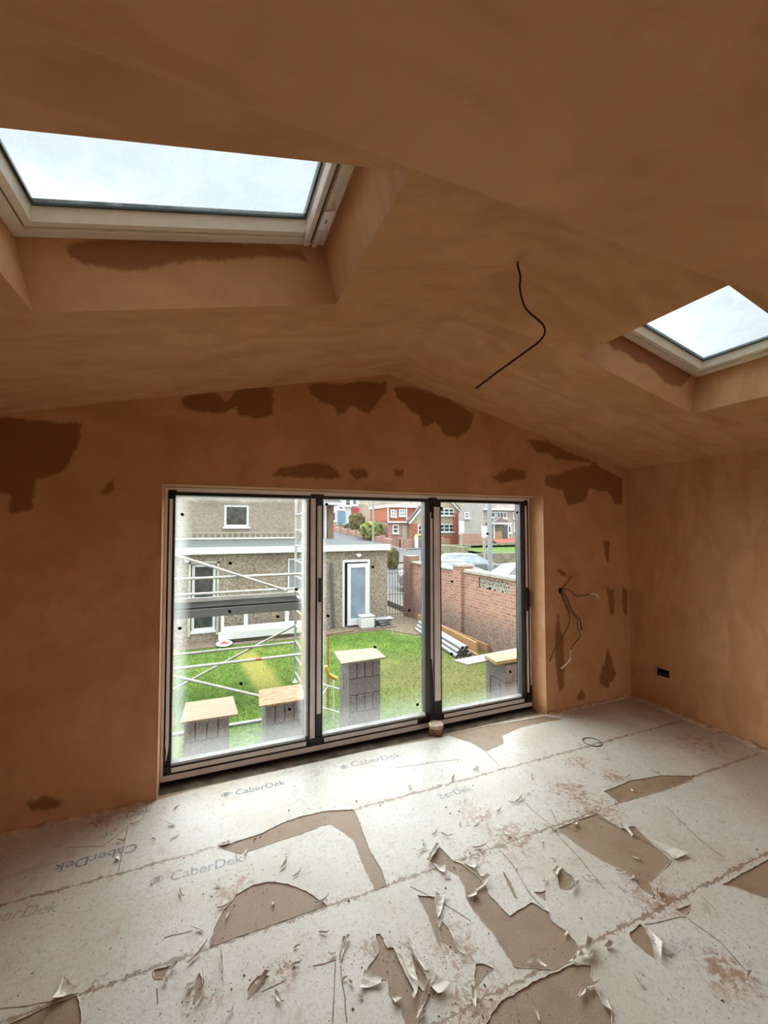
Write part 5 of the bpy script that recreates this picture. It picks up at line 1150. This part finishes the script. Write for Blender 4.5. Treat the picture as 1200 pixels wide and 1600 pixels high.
# shops up the hill
h1 = thing('corner_shop', 'white fronted corner shop with red and blue signs at the top of the hill', 'shop', (26, 80, 2))
m_ = MB(); m_.box(22.0, 28.8, 80, 88, 1.0, 10.5); child(m_.build('wall', M['fascia']), h1)
m_ = MB(); m_.box(27.3, 28.9, 79.7, 79.95, 4.4, 6.1); o = child(m_.build('shop_sign', M['signred']), h1)
m_ = MB(); m_.box(24.4, 25.9, 79.6, 79.9, 2.8, 5.2); o = child(m_.build('shop_sign', M['signblue']), h1)
for (a, b, c, d) in ((24.4, 25.6, 5.6, 6.4), (25.9, 27.2, 6.4, 8.8), (27.4, 28.6, 6.6, 9), (23.2, 24.0, 3.2, 5.2), (27.2, 28.6, 3.2, 4.2)): facade_window(h1, a, b, c, d, 80, 'white', 'wglass', 1, 1, .25)
gb2 = thing('gable_wall_house', 'tall plain brownish gable end rising beside the corner shop', 'house', (34, 79, 2))
m_ = MB(); m_.prism([(28.9, 0), (44, 0), (44, 9), (37, 12), (28.9, 12)], lambda a, b, h: (a, h, b), 80.5, 92); child(m_.build('gable_wall', M['beige']), gb2)
# low walls, shrubs
lw = thing('hill_wall', 'low brick wall with pillars climbing the hill road', 'wall', (22, 55, 0))
P1, P2 = Vector((18.3, 70, 1.9)), Vector((24.2, 51.6, -.55))
m_ = MB(); d = (P2-P1); nn = Vector((-d.y, d.x, 0)).normalized()*.25
for k in range(9):
    a = P1+d*(k/9); b = P1+d*((k+1)/9)
    m_.add([tuple(a-nn-Vector((0, 0, 1.6))), tuple(b-nn-Vector((0, 0, 1.6))), tuple(b+nn-Vector((0, 0, 1.6))), tuple(a+nn-Vector((0, 0, 1.6))), tuple(a-nn+Vector((0, 0, .75))), tuple(b-nn+Vector((0, 0, .75))), tuple(b+nn+Vector((0, 0, .75))), tuple(a+nn+Vector((0, 0, .75)))], [(3, 2, 1, 0), (4, 5, 6, 7), (0, 1, 5, 4), (1, 2, 6, 5), (2, 3, 7, 6), (3, 0, 4, 7)])
    m_.box(a.x-.35, a.x+.35, a.y-.35, a.y+.35, a.z-1.5, a.z+1.05)
child(m_.build('brickwork', M['brick_far']), lw)
sw = thing('street_wall', 'brick front garden wall along the far pavement below the dormer house', 'wall', (28, 51, -1))
m_ = MB(); m_.box(24.9, 32.9, 50.2, 50.6, -1.1, .25)
for k in range(4): m_.box(24.9+k*2.2, 25.4+k*2.2, 50.1, 50.7, -1.1, .45)
child(m_.build('brickwork', M['brick_far']), sw)
for (x, lab) in ((27.1, 'left white gatepost below the dormer house'), (28.2, 'right white gatepost below the dormer house')):
    m_ = MB(); m_.box(x-.2, x+.2, 49.5, 49.9, -1.0, .75); m_.lathe((x, 49.7, .75), [(.25, 0), (.05, .2)], 8); tag(m_.build('gatepost', M['fascia']), lab, 'gatepost')
blob_bush('shrub', (22.9, 56.5, 1.5), (1.5, 1.6, 1.3), 'leaf', 'green shrubs behind the low wall left of the dormer house', 'shrub', 1)
blob_bush('shrub', (22.4, 62, 2.6), (1.2, 1.4, 1.6), 'hedge', 'dark conifer bush at the left end of the green shrubs', 'shrub', 5)
blob_bush('shrub', (29.9, 52.3, .3), (1.4, .8, .75), 'leafy', 'yellow leaved shrub in front of the cream gable', 'shrub', 8)
blob_bush('shrub', (38.6, 66, 9.0), (4.5, 3, 3.5), 'hedge', 'dark trees between the two gables', 'tree', 12)
# stone walls and strip of lawn opposite
st_ = thing('stone_wall', 'mossy rubble stone wall across the road seen through the right pane', 'wall', (22, 26, -1.2))
m_ = MB(); m_.box(19.75, 27.5, 26.4, 26.8, -1.25, -.35, rz=0); m_.box(19.75, 20.15, 26.4, 33, -1.25, .25); child(m_.build('front_face', M['stone']), st_)
m_ = MB(); m_.box(24.9, 34, 33, 33.4, -1.1, .0); m_.box(19.75, 34, 33, 33.3, -1.1, .15); child(m_.build('back_face', M['stone']), st_)
m_ = MB(); m_.add([(22.9, 26.85, -.45), (30, 26.85, -.45), (34, 32.95, -.2), (22.9, 32.95, -.2)], [(0, 1, 2, 3)]); tag(m_.build('verge', M['verge']), 'strip of bright grass behind the rubble stone wall', 'grass', kind='stuff')
m_ = MB(); m_.tube([(22.9, 25.4, -1.1), (22.9, 25.4, 1.3)], .22, 8); m_.box(22.5, 23.3, 25.0, 25.8, 1.3, 1.4)
tag(m_.build('utility_pillar', M['brick_far']), 'brown pillar on the pavement at the far right of the right pane', 'pillar') if False else None
# posts
def lamp(x, y, z0, z1, r, label, mat='post'):
    t_ = thing('street_lamp', label, 'street lamp', (x, y, z0)); tb('column', [(x, y, z0), (x, y, z1)], [r, r*.75], M[mat], t_)
    tb('base', [(x, y, z0), (x, y, z0+1.1)], r*1.5, M[mat], t_); tb('arm', [(x, y, z1), (x-.6, y-.4, z1+.3)], r*.6, M[mat], t_)
    m_ = MB(); m_.box(x-1.1, x-.5, y-.6, y-.35, z1+.25, z1+.37); child(m_.build('lantern', M['graph']), t_)
lamp(13.35, 14.25, Z0r, 7.5, .11, 'thick pale street lamp column beside the parked cars')
lamp(21.2, 27.2-2.2, Z0r, 8, .12, 'slim pale street lamp column in front of the grey gable end')
lamp(13.2, 30.4, Z0r, 9, .09, 'thin white street lamp column rising above the outbuilding roof')
mb = MB(); mb.tube([(21.4, 25.9, Z0r), (21.4, 25.9, .95)], [.12, .10], 8); mb.lathe((21.4, 25.9, .93), [(.14, 0), (.14, .12), (.02, .18)], 10)
tag(mb.build('bollard', M['postc']), 'short cream post right of the slim lamp column', 'post')
bs = thing('bus_stop', 'white flag sign on a cream pole in front of the grey gable end', 'sign', (20.5, 28.0, Z0r))
tb('pole', [(20.5, 28.0, Z0r), (20.5, 28.0, 2.4)], .07, M['postc'], bs)
m_ = MB(); m_.box(20.28, 20.75, 27.88, 27.95, 1.45, 2.42); child(m_.build('flag', M['white']), bs)
ss = thing('road_sign', 'small white and green sign plate on a pole left of the thick lamp column', 'sign', (23.0, 27, Z0r))
tb('pole', [(22.55, 27.6, Z0r), (22.55, 27.6, 2.0)], .06, M['postc'], ss)
m_ = MB(); m_.box(22.3, 22.85, 27.45, 27.52, 1.05, 2.0); child(m_.build('plate', M['white']), ss)
# cars
def car(name, c, rz, L_, W_, H_, mat, label):
    t_ = thing(name, label, 'car', c); R = Matrix.Translation(c) @ Matrix.Rotation(rz, 4, 'Z')
    prof = [(-.5, .22), (-.5, .52), (-.47, .60), (-.30, .66), (-.16, .97), (-.02, 1.0), (.20, .98), (.40, .68), (.48, .62), (.5, .45), (.5, .22)]
    secs = [(-.5, 0), (-.46, 1), (.46, 1), (.5, 0)]
    m_ = MB(); ys = [-.5, -.44, .44, .5]; v = []
    def ypos(zf_, s): return s*(.5 if zf_ < .66 else .5-(zf_-.66)*.45)*W_
    for s in (-1, 1):
        for (x, z) in prof: v.append(tuple(R @ Vector((x*L_, ypos(z, s), z*H_))))
    n = len(prof); m_.add(v, [tuple(range(n)), tuple(range(n, 2*n))[::-1]] + [(i, i+n, (i+1) % n+n, (i+1) % n) for i in range(n)])
    body = child(m_.build('body', M[mat], None, .05), t_)
    m_ = MB()
    for s in (-1, 1):
        q = [(-.255, .70), (-.15, .93), (.19, .94), (.335, .70)]
        m_.prism([(a, b) for a, b in q], lambda a, b, h: tuple(R @ Vector((a*L_, ypos(b, s)+s*h, b*H_))), -.02, .012)
    for (xa, za, xb, zb) in ((-.292, .69, -.172, .94), (.388, .70, .222, .95)):
        w0, w1 = ypos(.7, 1)*.9, ypos(.94, 1)*.86; o_ = -.012 if xa < 0 else .012
        m_.add([tuple(R @ Vector(p)) for p in ((xa*L_+o_, -w0, za*H_+.015), (xa*L_+o_, w0, za*H_+.015), (xb*L_+o_, w1, zb*H_+.015), (xb*L_+o_, -w1, zb*H_+.015))], [(0, 1, 2, 3)])
    gl = m_.build('windows', M['wglass_l'], body); gl.matrix_parent_inverse = Matrix.Identity(4)
    for x in (-.31, .31):
        for s in (-1, 1):
            m_ = MB(); m_.lathe((0, 0, 0), [(.28, -.1), (.32, -.08), (.32, .08), (.28, .1), (.16, .1), (.16, .08)], 20)
            o = m_.build('wheel', M['tyre']); o.data.transform(R @ Matrix.Translation((x*L_, s*(W_/2-.08), .32)) @ Matrix.Rotation(math.pi/2, 4, 'X')); child(o, t_)
    return t_
car('parked_car', (13.0, 16.7, Z0r+.02), -.35, 4.4, 1.8, 1.52, 'carwhite', 'white car parked furthest away behind the brick wall')
car('parked_car', (10.6, 14.2, Z0r+.02), -.35, 4.3, 1.8, 1.42, 'carwhite', 'white car parked nearer behind the brick wall pillar')
car('parked_car', (11.4, 9.3, Z0r+.02), -.25, 4.5, 1.85, 1.60, 'carsilver', 'silver car roof showing above the wall coping at the right')
car('distant_car', (24.6, 70, 1.7), .1, 4.3, 1.8, 1.5, 'graph', 'dark car parked on the hill in front of the corner shop')
car('distant_car', (26.9, 66, 1.4), .3, 4.2, 1.8, 1.7, 'carwhite', 'white car parked on the hill by the dark conifer bush')
